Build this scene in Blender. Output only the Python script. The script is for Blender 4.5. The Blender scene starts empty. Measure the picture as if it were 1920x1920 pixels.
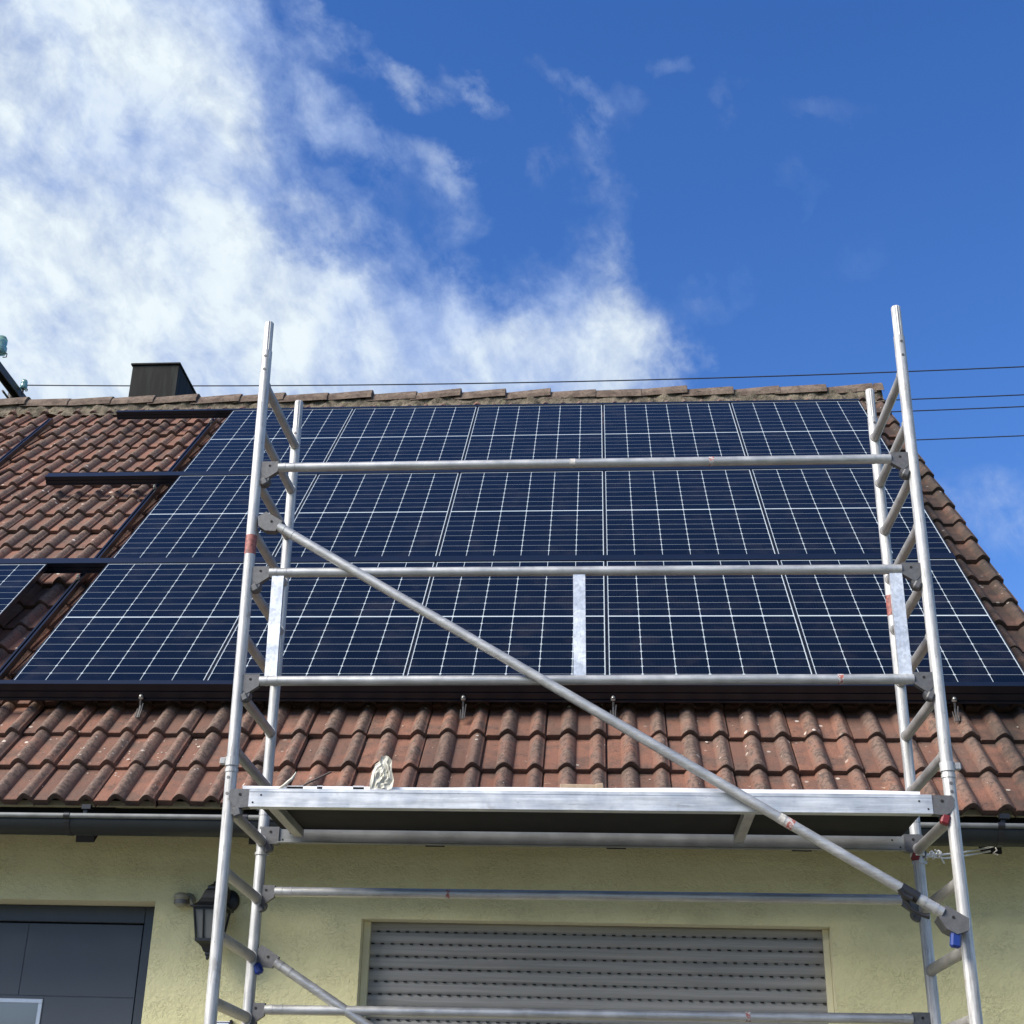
import bpy, bmesh, math, random
import numpy as np
from mathutils import Vector, Matrix

random.seed(7)
rng = np.random.default_rng(11)
S = bpy.context.scene
COL = S.collection
sin, cos, pi = math.sin, math.cos, math.pi

# ---------------------------------------------------------------- camera
cam_data = bpy.data.cameras.new("camera")
cam_data.sensor_width = 36.0
cam_data.lens = 50.303
cam_data.shift_x = 0.0427
cam_data.shift_y = -0.00796
cam_data.clip_start = 0.05
cam_data.clip_end = 3000.0
cam = bpy.data.objects.new("camera", cam_data)
COL.objects.link(cam)
CR = Vector((0.99571, 0.08737, 0.03046))
CU = Vector((0.00929, -0.42191, 0.90659))
CF = Vector((-0.09206, 0.90242, 0.42091))
M = Matrix((CR, CU, -CF)).transposed().to_4x4()
M.translation = (3.3508, -7.5818, 1.5)
cam.matrix_world = M
S.camera = cam

# ---------------------------------------------------------------- sun, sky, exposure
SUN_DIR = Vector((-0.66, -0.43, 0.62)).normalized()
sun_data = bpy.data.lights.new("sun", 'SUN')
sun_data.energy = 4.3
sun_data.angle = math.radians(34)
sun_data.color = (1.0, 0.935, 0.83)
sun = bpy.data.objects.new("sun", sun_data)
COL.objects.link(sun)
sun.rotation_euler = SUN_DIR.to_track_quat('Z', 'Y').to_euler()

S.view_settings.view_transform = 'Standard'
S.view_settings.look = 'None'
S.view_settings.exposure = 0.9
S.view_settings.gamma = 1.0
S.render.film_transparent = False
S.cycles.max_bounces = 8
S.cycles.use_denoising = True


class NT:
    """small helper round a node tree"""
    def __init__(self, tree):
        self.t = tree
        self.n = tree.nodes
        self.l = tree.links

    def node(self, kind, **kw):
        nd = self.n.new(kind)
        for k, v in kw.items():
            if k.startswith('i_'):
                nd.inputs[k[2:].replace('_', ' ')].default_value = v
            else:
                setattr(nd, k, v)
        return nd

    def put(self, sock, val):
        if isinstance(val, bpy.types.NodeSocket):
            self.l.new(val, sock)
        else:
            sock.default_value = val

    def math(self, op, a, b=None, c=None, clamp=False):
        nd = self.n.new('ShaderNodeMath')
        nd.operation = op
        nd.use_clamp = clamp
        self.put(nd.inputs[0], a)
        if b is not None:
            self.put(nd.inputs[1], b)
        if c is not None:
            self.put(nd.inputs[2], c)
        return nd.outputs[0]

    def vmath(self, op, a, b=None, out=0):
        nd = self.n.new('ShaderNodeVectorMath')
        nd.operation = op
        self.put(nd.inputs[0], a)
        if b is not None:
            self.put(nd.inputs[1], b)
        return nd.outputs[out]

    def smooth(self, v, lo, hi, to0=0.0, to1=1.0, kind='SMOOTHSTEP'):
        nd = self.n.new('ShaderNodeMapRange')
        nd.interpolation_type = kind
        self.put(nd.inputs['Value'], v)
        nd.inputs['From Min'].default_value = lo
        nd.inputs['From Max'].default_value = hi
        nd.inputs['To Min'].default_value = to0
        nd.inputs['To Max'].default_value = to1
        return nd.outputs['Result']

    def noise(self, vec, scale, detail=4, rough=0.5, dist=0.0, lac=2.0):
        nd = self.n.new('ShaderNodeTexNoise')
        if vec is not None:
            self.l.new(vec, nd.inputs['Vector'])
        nd.inputs['Scale'].default_value = scale
        nd.inputs['Detail'].default_value = detail
        nd.inputs['Roughness'].default_value = rough
        nd.inputs['Distortion'].default_value = dist
        nd.inputs['Lacunarity'].default_value = lac
        return nd.outputs['Fac']

    def voronoi(self, vec, scale, feature='F1', out='Distance'):
        nd = self.n.new('ShaderNodeTexVoronoi')
        nd.feature = feature
        if vec is not None:
            self.l.new(vec, nd.inputs['Vector'])
        nd.inputs['Scale'].default_value = scale
        return nd.outputs[out]

    def mix(self, fac, a, b, blend='MIX'):
        nd = self.n.new('ShaderNodeMix')
        nd.data_type = 'RGBA'
        nd.blend_type = blend
        self.put(nd.inputs[0], fac)
        for s, v in ((nd.inputs[6], a), (nd.inputs[7], b)):
            if isinstance(v, bpy.types.NodeSocket):
                self.l.new(v, s)
            else:
                s.default_value = (v[0], v[1], v[2], 1.0)
        return nd.outputs[2]

    def mapping(self, vec, loc=(0, 0, 0), rot=(0, 0, 0), scale=(1, 1, 1), kind='POINT'):
        nd = self.n.new('ShaderNodeMapping')
        nd.vector_type = kind
        self.l.new(vec, nd.inputs['Vector'])
        if kind != 'NORMAL' and kind != 'VECTOR':
            nd.inputs['Location'].default_value = loc
        nd.inputs['Rotation'].default_value = rot
        nd.inputs['Scale'].default_value = scale
        return nd.outputs[0]


def build_world():
    w = bpy.data.worlds.new("World")
    S.world = w
    w.use_nodes = True
    t = NT(w.node_tree)
    t.n.clear()
    out = t.node('ShaderNodeOutputWorld')
    sky = t.node('ShaderNodeTexSky')
    sky.sky_type = 'NISHITA'
    sky.sun_disc = False
    sky.sun_elevation = math.asin(SUN_DIR.z)
    sky.sun_rotation = math.atan2(SUN_DIR.x, SUN_DIR.y) % (2 * pi)
    sky.altitude = 400
    sky.air_density = 1.0
    sky.dust_density = 0.25
    sky.ozone_density = 2.2
    hs = t.node('ShaderNodeHueSaturation')
    hs.inputs['Saturation'].default_value = 1.30
    hs.inputs['Hue'].default_value = 0.514
    hs.inputs['Value'].default_value = 1.0
    t.l.new(sky.outputs[0], hs.inputs['Color'])
    bg = t.node('ShaderNodeBackground')
    bg.inputs['Strength'].default_value = 0.108
    t.l.new(hs.outputs[0], bg.inputs['Color'])

    tc = t.node('ShaderNodeTexCoord')
    d = t.vmath('NORMALIZE', tc.outputs['Generated'])
    sep = t.node('ShaderNodeSeparateXYZ')
    t.l.new(d, sep.inputs[0])
    # clouds lie in a flat layer: project the direction onto a plane overhead
    zz = t.math('ADD', t.math('MAXIMUM', sep.outputs[2], 0.0), 0.22)
    comb = t.node('ShaderNodeCombineXYZ')
    t.l.new(t.math('DIVIDE', sep.outputs[0], zz), comb.inputs[0])
    t.l.new(t.math('DIVIDE', sep.outputs[1], zz), comb.inputs[1])
    P = comb.outputs[0]

    # where the cloud bank lies: soft patches in a fixed tangent frame of the sky (looking north-north-west, 25 degrees up)
    fx = t.vmath('DOT_PRODUCT', d, tuple(CR), out=1)
    fy = t.vmath('DOT_PRODUCT', d, tuple(CU), out=1)
    fz = t.vmath('DOT_PRODUCT', d, tuple(CF), out=1)
    fzc = t.math('MAXIMUM', fz, 0.08)
    K = 2682.8 / 1920.0
    qx = t.math('MULTIPLY_ADD', t.math('DIVIDE', fx, fzc), K, 0.4573)
    qy = t.math('MULTIPLY_ADD', t.math('DIVIDE', fy, fzc), -K, 0.492)
    cq = t.node('ShaderNodeCombineXYZ')
    t.l.new(qx, cq.inputs[0])
    t.l.new(qy, cq.inputs[1])
    Q0 = cq.outputs[0]
    # warp so that patch outlines are ragged
    wn = t.node('ShaderNodeTexNoise')
    t.l.new(P, wn.inputs['Vector'])
    wn.inputs['Scale'].default_value = 3.2
    wn.inputs['Detail'].default_value = 5
    wn.inputs['Roughness'].default_value = 0.58
    wv = t.vmath('MULTIPLY', t.vmath('SUBTRACT', wn.outputs['Color'], (0.5, 0.5, 0.5)), (0.17, 0.17, 0.0))
    wn2 = t.node('ShaderNodeTexNoise')
    t.l.new(Q0, wn2.inputs['Vector'])
    wn2.inputs['Scale'].default_value = 13.0
    wn2.inputs['Detail'].default_value = 6
    wn2.inputs['Roughness'].default_value = 0.62
    wv2 = t.vmath('MULTIPLY', t.vmath('SUBTRACT', wn2.outputs['Color'], (0.5, 0.5, 0.5)), (0.085, 0.085, 0.0))
    Q = t.vmath('ADD', t.vmath('ADD', Q0, wv), wv2)

    blobs = [  # x, y (fractions of the picture width), half sizes, angle, amount
        (0.05, 0.10, 0.20, 0.24, 0, 0.62), (0.15, 0.05, 0.12, 0.15, 0, 0.56), (0.02, 0.28, 0.21, 0.22, 0, 0.60),
        (0.165, 0.19, 0.115, 0.23, -18, 0.66), (0.205, 0.27, 0.10, 0.13, -30, 0.35), (0.09, 0.34, 0.18, 0.11, 20, 0.56),
        (0.23, 0.345, 0.18, 0.10, 25, 0.60), (0.35, 0.350, 0.18, 0.085, 12, 0.66), (0.48, 0.350, 0.18, 0.075, 4, 0.62),
        (0.59, 0.345, 0.10, 0.065, 25, 0.46), (0.30, 0.30, 0.09, 0.06, 38, 0.34), (-0.1, 0.2, 0.3, 0.5, 0, 0.55),
        (0.225, 0.02, 0.05, 0.10, -15, 0.36), (0.31, 0.012, 0.05, 0.03, 50, 0.34), (0.315, 0.13, 0.055, 0.095, -35, 0.36),
        (0.345, 0.165, 0.075, 0.040, 50, 0.34), (0.365, 0.055, 0.055, 0.030, 35, 0.24), (0.405, 0.090, 0.055, 0.030, 35, 0.30),
        (0.46, 0.10, 0.020, 0.055, -28, 0.36), (0.42, 0.185, 0.06, 0.026, 45, 0.28), (0.34, 0.235, 0.06, 0.028, 35, 0.26),
        (0.40, 0.265, 0.09, 0.045, 25, 0.20), (0.265, 0.17, 0.035, 0.14, -22, 0.32), (0.46, 0.30, 0.10, 0.03, 10, 0.20),
        (0.29, 0.07, 0.05, 0.06, -20, 0.24), (0.43, 0.225, 0.05, 0.03, 50, 0.22),
        (0.545, 0.10, 0.030, 0.070, -32, 0.27), (0.575, 0.165, 0.036, 0.055, -35, 0.22), (0.525, 0.19, 0.035, 0.045, -10, 0.18),
        (0.605, 0.115, 0.05, 0.040, 0, 0.16), (0.660, 0.072, 0.040, 0.022, 35, 0.17), (0.73, 0.105, 0.032, 0.045, -10, 0.19),
        (0.815, 0.125, 0.07, 0.024, 10, 0.13), (0.775, 0.185, 0.025, 0.05, 10, 0.14), (0.585, 0.265, 0.055, 0.055, 40, 0.30),
        (0.70, 0.27, 0.07, 0.035, -10, 0.14), (0.83, 0.25, 0.06, 0.04, 0, 0.11), (0.98, 0.51, 0.08, 0.06, 10, 0.30),
        (1.1, 0.56, 0.12, 0.10, 0, 0.40), (0.630, 0.325, 0.055, 0.055, 30, 0.34), (0.845, 0.375, 0.05, 0.02, 0, 0.14),
        (0.52, 0.28, 0.05, 0.04, 20, 0.16), (0.60, 0.21, 0.04, 0.03, 40, 0.10),
    ]
    acc = None
    for (x, y, sx, sy, ang, amt) in blobs:
        m = t.mapping(Q, (x, y, 0), (0, 0, math.radians(ang)), (sx, sy, 1), kind='TEXTURE')
        r = t.vmath('LENGTH', m, out=1)
        v = t.smooth(r, 0.0, 1.35, amt, 0.0, 'SMOOTHERSTEP')
        acc = v if acc is None else t.math('ADD', acc, v)
    acc = t.math('MINIMUM', acc, t.math('MULTIPLY_ADD', acc, 0.10, 0.72))      # the bank levels off
    front = t.smooth(fz, 0.15, 0.45)
    # the rest of the sky, away from this view: scattered cloud
    generic = t.smooth(t.noise(P, 0.9, 3, 0.5), 0.40, 0.62, 0.05, 0.70)
    cover = t.math('ADD', t.math('MULTIPLY', acc, front), t.math('MULTIPLY', generic, t.math('SUBTRACT', 1.0, front)))

    # ragged detail, drawn out along the wind
    Qr = t.mapping(Q0, rot=(0, 0, math.radians(-56)))
    Qs = t.vmath('ADD', t.mapping(Qr, scale=(1.0, 1.30, 1.0)), t.vmath('MULTIPLY', wv, (0.35, 0.35, 0.0)))
    n0 = t.noise(Qs, 3.2, 6, 0.55, 0.3)
    n1 = t.noise(Qs, 9.5, 11, 0.62, 0.25)
    n2 = t.noise(t.mapping(Qs, loc=(3.1, 1.7, 0)), 26.0, 10, 0.64, 0.2)
    n3 = t.noise(t.mapping(Qs, loc=(7.7, 4.2, 0)), 5.2, 7, 0.56, 0.5)
    fine = t.math('ADD', t.math('ADD', t.math('MULTIPLY', t.math('SUBTRACT', n1, 0.5), 1.30), t.math('MULTIPLY', t.math('SUBTRACT', n0, 0.5), 0.75)),
                  t.math('MULTIPLY', t.math('SUBTRACT', n2, 0.5), 0.75))
    edge = t.math('ADD', cover, t.math('MULTIPLY', fine, t.math('MULTIPLY', t.smooth(cover, 0.03, 0.32, 0.0, 1.0), t.smooth(cover, 0.50, 0.85, 1.0, 0.78))))
    dens = t.smooth(edge, 0.08, 0.98, kind='LINEAR')
    dens = t.math('POWER', dens, 1.15)
    # the bank varies between white and blue-grey
    thick = t.math('ADD', t.math('MULTIPLY', t.math('SUBTRACT', n3, 0.5), 2.3), t.math('MULTIPLY', edge, 0.50))
    c = t.mix(t.smooth(thick, -0.05, 0.80), (0.44, 0.57, 0.85), (0.84, 0.93, 0.965))
    bgc = t.node('ShaderNodeBackground')
    bgc.inputs['Strength'].default_value = 0.56
    t.l.new(c, bgc.inputs['Color'])
    mx = t.node('ShaderNodeMixShader')
    t.l.new(t.math('MULTIPLY', dens, 0.97), mx.inputs[0])
    t.l.new(bg.outputs[0], mx.inputs[1])
    t.l.new(bgc.outputs[0], mx.inputs[2])
    t.l.new(mx.outputs[0], out.inputs['Surface'])


build_world()


# ================================================================ materials
def new_mat(name):
    m = bpy.data.materials.new(name)
    m.use_nodes = True
    t = NT(m.node_tree)
    b = t.n['Principled BSDF']
    return m, t, b


def bump(t, b, h, strength=0.3, dist=0.01):
    bn = t.node('ShaderNodeBump')
    bn.inputs['Strength'].default_value = strength
    bn.inputs['Distance'].default_value = dist
    t.l.new(h, bn.inputs['Height'])
    t.l.new(bn.outputs[0], b.inputs['Normal'])


def objco(t):
    return t.node('ShaderNodeTexCoord').outputs['Object']


def geopos(t):
    return t.node('ShaderNodeNewGeometry').outputs['Position']


def flat_mat(name, col, rough=0.6, metal=0.0, vary=0.15, scale=30.0, spec=0.5, bmp=0.0):
    m, t, b = new_mat(name)
    n = t.noise(geopos(t), scale, 5, 0.6)
    v = t.smooth(n, 0.25, 0.75, 1.0 - vary, 1.0 + vary, 'LINEAR')
    c = t.mix(1.0, col, v, 'MULTIPLY')
    t.l.new(c, b.inputs['Base Color'])
    b.inputs['Roughness'].default_value = rough
    b.inputs['Metallic'].default_value = metal
    b.inputs['Specular IOR Level'].default_value = spec
    if bmp:
        bump(t, b, n, bmp, 0.004)
    return m


def alu_mat(name, col, rough, metal, axis_scale, spangle=False, wear=0.4):
    """weathered aluminium or zinc: lengthwise scratches, smudges"""
    m, t, b = new_mat(name)
    p = geopos(t)
    st = t.noise(t.mapping(p, scale=axis_scale), 1.0, 6, 0.65)
    sm = t.noise(p, 9.0, 6, 0.62)
    v = t.smooth(st, 0.30, 0.70, 1.0 - 0.42 * wear, 1.0 + 0.12 * wear, 'LINEAR')
    v2 = t.smooth(sm, 0.35, 0.68, 0.80, 1.0)
    spots = t.smooth(t.noise(t.mapping(p, scale=axis_scale), 2.3, 5, 0.7), 0.58, 0.70, 1.0, 1.0 - 0.55 * wear)
    nick = t.smooth(t.noise(t.mapping(p, scale=(1.0, 1.0, 0.35) if axis_scale[2] < axis_scale[0] else (0.35, 1, 1)), 95.0, 3, 0.6), 0.68, 0.76, 1.0, 1.0 - 0.5 * wear)
    spots = t.math('MULTIPLY', spots, nick)
    f = t.math('MULTIPLY', t.math('MULTIPLY', v, v2), spots)
    if spangle:
        vo = t.node('ShaderNodeTexVoronoi')
        t.l.new(p, vo.inputs['Vector'])
        vo.inputs['Scale'].default_value = 75
        sepc = t.node('ShaderNodeSeparateColor')
        t.l.new(vo.outputs['Color'], sepc.inputs[0])
        f = t.math('MULTIPLY', f, t.smooth(sepc.outputs[0], 0, 1, 0.82, 1.08, 'LINEAR'))
    c = t.mix(1.0, col, f, 'MULTIPLY')
    sp_ = t.math('MULTIPLY', t.smooth(t.noise(p, 34.0, 5, 0.65), 0.62, 0.70), t.smooth(t.noise(p, 2.6, 2, 0.5), 0.50, 0.66))
    c = t.mix(t.math('MULTIPLY', sp_, min(1.0, 0.75 * wear)), c, (0.30, 0.285, 0.26))
    br_ = t.math('MULTIPLY', t.smooth(t.noise(p, 11.0, 5, 0.7), 0.60, 0.74), 0.45 * wear)
    c = t.mix(br_, c, (0.20, 0.165, 0.13))
    t.l.new(c, b.inputs['Base Color'])
    t.l.new(t.math('SUBTRACT', metal, t.math('MULTIPLY', t.math('MAXIMUM', sp_, br_), metal * 0.8)), b.inputs['Metallic'])
    t.l.new(t.smooth(sm, 0.3, 0.7, rough - 0.08, rough + 0.10, 'LINEAR'), b.inputs['Roughness'])
    bump(t, b, t.math('ADD', st, sm), 0.10, 0.002)
    return m


MAT = {}
MAT['pole'] = alu_mat('weathered_aluminium_upright', (0.60, 0.595, 0.58), 0.55, 0.40, (95, 95, 4.0), wear=1.3)
MAT['rail'] = alu_mat('weathered_aluminium_rail', (0.54, 0.54, 0.525), 0.46, 0.65, (4.0, 80, 80), wear=0.7)
MAT['rung'] = alu_mat('dull_aluminium_rung', (0.46, 0.445, 0.42), 0.55, 0.60, (60, 4, 60))
MAT['deck_alu'] = alu_mat('deck_aluminium', (0.70, 0.71, 0.71), 0.46, 0.62, (3.0, 60, 60), wear=0.8)
MAT['zinc'] = alu_mat('galvanised_strip', (0.80, 0.82, 0.84), 0.45, 0.62, (25, 25, 12), True)
MAT['shaded_beam'] = alu_mat('shaded_beam_aluminium', (0.24, 0.25, 0.25), 0.55, 0.45, (3.0, 60, 60))  # deck aluminium darkened, so the rear beam's shade sits in its colour
MAT['cast'] = flat_mat('cast_coupler', (0.105, 0.105, 0.108), 0.6, 0.35, 0.2, 60, bmp=0.2)
MAT['hole'] = flat_mat('dark_hole', (0.008, 0.008, 0.008), 0.9)
MAT['ply'] = flat_mat('dark_plywood', (0.0085, 0.0078, 0.0078), 0.75, 0, 0.5, 9, spec=0.25)
MAT['red'] = flat_mat('red_plastic', (0.14, 0.008, 0.012), 0.5)
MAT['redtape'] = flat_mat('worn_red_tape', (0.25, 0.085, 0.068), 0.6, 0, 0.8, 60)


def worn_mat(name, col):
    m, t, b = new_mat(name)
    p = geopos(t)
    k = t.smooth(t.noise(p, 70, 4, 0.65), 0.44, 0.56)
    c = t.mix(k, (0.46, 0.45, 0.43), col)
    c = t.mix(t.smooth(t.noise(p, 130, 3, 0.6), 0.50, 0.66, 0, 0.6), c, (0.16, 0.11, 0.10))
    t.l.new(c, b.inputs['Base Color'])
    b.inputs['Roughness'].default_value = 0.6
    return m


MAT['redbit'] = worn_mat('torn_red_label', (0.30, 0.075, 0.055))
MAT['paletape'] = flat_mat('worn_pale_label', (0.40, 0.38, 0.35), 0.6, 0, 0.7, 70)
MAT['blue'] = flat_mat('blue_plastic', (0.005, 0.026, 0.17), 0.45)
MAT['rubber'] = flat_mat('black_rubber', (0.012, 0.012, 0.013), 0.4)
MAT['anod'] = flat_mat('black_anodised', (0.0028, 0.0048, 0.0105), 0.38, 0.0, 0.2, 20, spec=0.5)
MAT['frame'] = flat_mat('black_panel_frame', (0.012, 0.014, 0.019), 0.40, 0.2)
MAT['bolt'] = flat_mat('bright_steel', (0.42, 0.41, 0.38), 0.4, 0.7)
MAT['hooksteel'] = flat_mat('dull_stainless', (0.085, 0.080, 0.078), 0.45, 0.5)
MAT['gutter'] = flat_mat('dark_green_gutter', (0.010, 0.014, 0.0145), 0.55, 0.0, 0.25, 12)
MAT['bead'] = flat_mat('grey_gutter_bead', (0.15, 0.155, 0.15), 0.6, 0.0, 0.3, 14)
MAT['darkwood'] = flat_mat('dark_stained_wood', (0.0045, 0.004, 0.004), 0.8, 0, 0.3, 14, spec=0.2)
MAT['board'] = flat_mat('cream_eave_board', (0.50, 0.46, 0.33), 0.75, 0, 0.15)
MAT['anthracite'] = flat_mat('anthracite_door', (0.058, 0.070, 0.086), 0.48, 0, 0.06, 5)
MAT['anthracite_frame'] = flat_mat('anthracite_frame', (0.038, 0.047, 0.060), 0.45, 0, 0.06, 5)
MAT['silver'] = flat_mat('silver_trim', (0.55, 0.57, 0.60), 0.35, 0.6, 0.05)
MAT['lantern'] = flat_mat('black_painted_iron', (0.010, 0.011, 0.012), 0.45)
MAT['slate'] = None
MAT['brick_dark'] = flat_mat('dark_roof_lining', (0.012, 0.010, 0.009), 0.9)
MAT['steel_old'] = flat_mat('old_dark_steel', (0.055, 0.050, 0.045), 0.6, 0.3, 0.4, 18)
MAT['cable'] = flat_mat('dark_cable', (0.015, 0.022, 0.045), 0.6)
MAT['rope'] = flat_mat('grey_white_rope', (0.62, 0.60, 0.55), 0.85, 0, 0.25, 90)
MAT['wood'] = flat_mat('pale_wood', (0.50, 0.36, 0.24), 0.7, 0, 0.2, 40)
MAT['stick'] = flat_mat('grey_stick', (0.12, 0.09, 0.08), 0.7)
MAT['sensor'] = flat_mat('yellowed_plastic', (0.30, 0.28, 0.20), 0.5)
MAT['sensor_dark'] = flat_mat('grey_sensor_lens', (0.14, 0.14, 0.13), 0.4)
MAT['plate'] = flat_mat('white_enamel', (0.80, 0.80, 0.82), 0.3, 0, 0.03)
MAT['plate_edge'] = flat_mat('dark_blue_enamel', (0.02, 0.03, 0.12), 0.3, 0, 0.03)
MAT['trim'] = flat_mat('pale_reveal_render', (0.74, 0.70, 0.48), 0.85, 0, 0.05, 12)


def glass_like(name, col, rough, spec=0.5):
    m, t, b = new_mat(name)
    b.inputs['Base Color'].default_value = (*col, 1)
    b.inputs['Roughness'].default_value = rough
    b.inputs['Specular IOR Level'].default_value = spec
    return m


MAT['pane'] = glass_like('door_glass', (0.16, 0.19, 0.22), 0.08, 0.9)
MAT['frost'] = flat_mat('frosted_lamp_glass', (0.17, 0.17, 0.155), 0.35, 0, 0.08, 20)


def insulator_mat():
    m, t, b = new_mat('green_glass')
    b.inputs['Base Color'].default_value = (0.26, 0.44, 0.38, 1)
    b.inputs['Roughness'].default_value = 0.08
    b.inputs['Transmission Weight'].default_value = 0.55
    b.inputs['IOR'].default_value = 1.5
    return m


MAT['green_glass'] = insulator_mat()


def sheet_mat():
    m, t, b = new_mat('crumpled_film')
    n = t.noise(geopos(t), 45, 4, 0.6)
    t.l.new(t.mix(t.smooth(n, 0.3, 0.7), (0.42, 0.405, 0.34), (0.54, 0.52, 0.45)), b.inputs['Base Color'])
    b.inputs['Roughness'].default_value = 0.5
    b.inputs['Subsurface Weight'].default_value = 0.25
    b.inputs['Subsurface Radius'].default_value = (0.02, 0.02, 0.02)
    return m


MAT['film'] = sheet_mat()


def slate_mat():
    m, t, b = new_mat('dark_sheet_cladding')
    p = geopos(t)
    st = t.noise(t.mapping(p, scale=(14, 14, 1.2)), 1.0, 5, 0.6)
    bl = t.noise(p, 6, 4, 0.6)
    c = t.mix(t.smooth(st, 0.45, 0.72), (0.006, 0.0065, 0.006), (0.020, 0.022, 0.021))
    c = t.mix(t.smooth(bl, 0.68, 0.80), c, (0.07, 0.066, 0.055))
    t.l.new(c, b.inputs['Base Color'])
    b.inputs['Roughness'].default_value = 0.75
    b.inputs['Specular IOR Level'].default_value = 0.2
    return m


MAT['slate'] = slate_mat()


def stucco_mat():
    m, t, b = new_mat('cream_roughcast')
    p = geopos(t)
    big = t.noise(p, 1.1, 3, 0.5)
    mid = t.noise(p, 14, 4, 0.6)
    c = t.mix(t.smooth(big, 0.3, 0.7), (0.705, 0.645, 0.345), (0.755, 0.70, 0.395))
    c = t.mix(t.smooth(mid, 0.62, 0.80, 0, 0.35), c, (0.46, 0.43, 0.28))
    # worm-like grooves of the scraped render and its grit
    warp = t.vmath('ADD', p, t.vmath('MULTIPLY', t.node('ShaderNodeTexNoise', i_Scale=16.0).outputs['Color'], (0.05, 0.05, 0.05)))
    ridge = t.math('ABSOLUTE', t.math('SUBTRACT', t.noise(t.mapping(warp, scale=(1.0, 1.0, 1.5)), 34, 2, 0.5, 0.8), 0.5))
    groove = t.smooth(ridge, 0.0, 0.055)
    patchy = t.smooth(t.noise(p, 6.0, 4, 0.6), 0.36, 0.70)
    grit = t.noise(p, 120, 3, 0.6)
    pit = t.math('MULTIPLY', t.math('SUBTRACT', 1.0, groove), patchy)
    c = t.mix(t.math('MULTIPLY', pit, 0.24), c, (0.34, 0.31, 0.18))
    t.l.new(c, b.inputs['Base Color'])
    b.inputs['Roughness'].default_value = 0.95
    b.inputs['Specular IOR Level'].default_value = 0.2
    h = t.math('ADD', t.math('MULTIPLY', t.math('SUBTRACT', 1.0, pit), 0.8),
               t.math('ADD', t.math('MULTIPLY', grit, 0.35), t.math('MULTIPLY', t.noise(p, 38, 4, 0.6), 1.5)))
    bump(t, b, h, 0.55, 0.008)
    return m


MAT['stucco'] = stucco_mat()


def tile_mat():
    m, t, b = new_mat('weathered_clay_tile')
    p = geopos(t)
    tone = t.node('ShaderNodeAttribute', attribute_name='tone').outputs['Fac']
    roll = t.node('ShaderNodeAttribute', attribute_name='roll').outputs['Fac']
    n_big = t.noise(p, 0.55, 3, 0.55)
    n_mid = t.noise(p, 7.0, 5, 0.62)
    n_fin = t.noise(p, 42.0, 6, 0.68)
    n_grain = t.noise(p, 150.0, 4, 0.7)
    clay = t.mix(t.math('MAXIMUM', tone, 0.0), (0.148, 0.078, 0.057), (0.240, 0.114, 0.077))
    clay = t.mix(t.smooth(n_mid, 0.40, 0.68), clay, (0.122, 0.075, 0.058))
    # grey patina and lichen, heaviest on the rolls
    pat = t.math('ADD', t.math('MULTIPLY', roll, 0.42), t.math('MULTIPLY', t.math('SUBTRACT', n_big, 0.5), 0.9))
    pat = t.math('ADD', pat, t.math('MULTIPLY', t.math('SUBTRACT', n_mid, 0.5), 0.8))
    c = t.mix(t.smooth(pat, 0.02, 0.62, 0.0, 0.80), clay, (0.205, 0.152, 0.120))
    # reddish-orange rubbed patches
    c = t.mix(t.smooth(t.noise(p, 3.3, 4, 0.6), 0.57, 0.72, 0, 0.55), c, (0.265, 0.118, 0.073))
    dk = t.math('ADD', n_fin, t.math('MULTIPLY', roll, 0.095))
    dk = t.math('ADD', dk, t.math('MULTIPLY', t.math('SUBTRACT', n_mid, 0.5), 0.35))
    c = t.mix(t.smooth(dk, 0.560, 0.680, 0.0, 0.68), c, (0.046, 0.037, 0.033))
    c = t.mix(t.smooth(n_grain, 0.42, 0.62, 0.0, 0.50), c, (0.095, 0.055, 0.042))
    grime_and_nose = t.node('ShaderNodeAttribute', attribute_name='grime_and_nose').outputs['Fac']
    gm = t.math('MULTIPLY', grime_and_nose, t.smooth(n_mid, 0.25, 0.60, 0.45, 1.0))
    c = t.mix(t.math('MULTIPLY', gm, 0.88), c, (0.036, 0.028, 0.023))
    # pale lichen dots
    dots = t.voronoi(t.vmath('ADD', p, t.vmath('MULTIPLY', t.node('ShaderNodeTexNoise', i_Scale=25.0).outputs['Color'], (0.03, 0.03, 0.03))), 11.0)
    c = t.mix(t.math('MULTIPLY', t.smooth(dots, 0.10, 0.15, 1.0, 0.0), t.smooth(t.noise(p, 1.3, 2, 0.5), 0.48, 0.60)), c, (0.60, 0.53, 0.46))
    c = t.mix(t.smooth(t.noise(p, 24.0, 3, 0.5), 0.70, 0.78, 0.0, 0.55), c, (0.42, 0.34, 0.27))
    t.l.new(c, b.inputs['Base Color'])
    b.inputs['Roughness'].default_value = 0.86
    b.inputs['Specular IOR Level'].default_value = 0.25
    bump(t, b, t.math('ADD', t.math('MULTIPLY', n_fin, 1.0), t.math('MULTIPLY', n_grain, 0.6)), 0.7, 0.007)
    return m


MAT['tile'] = tile_mat()


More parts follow.
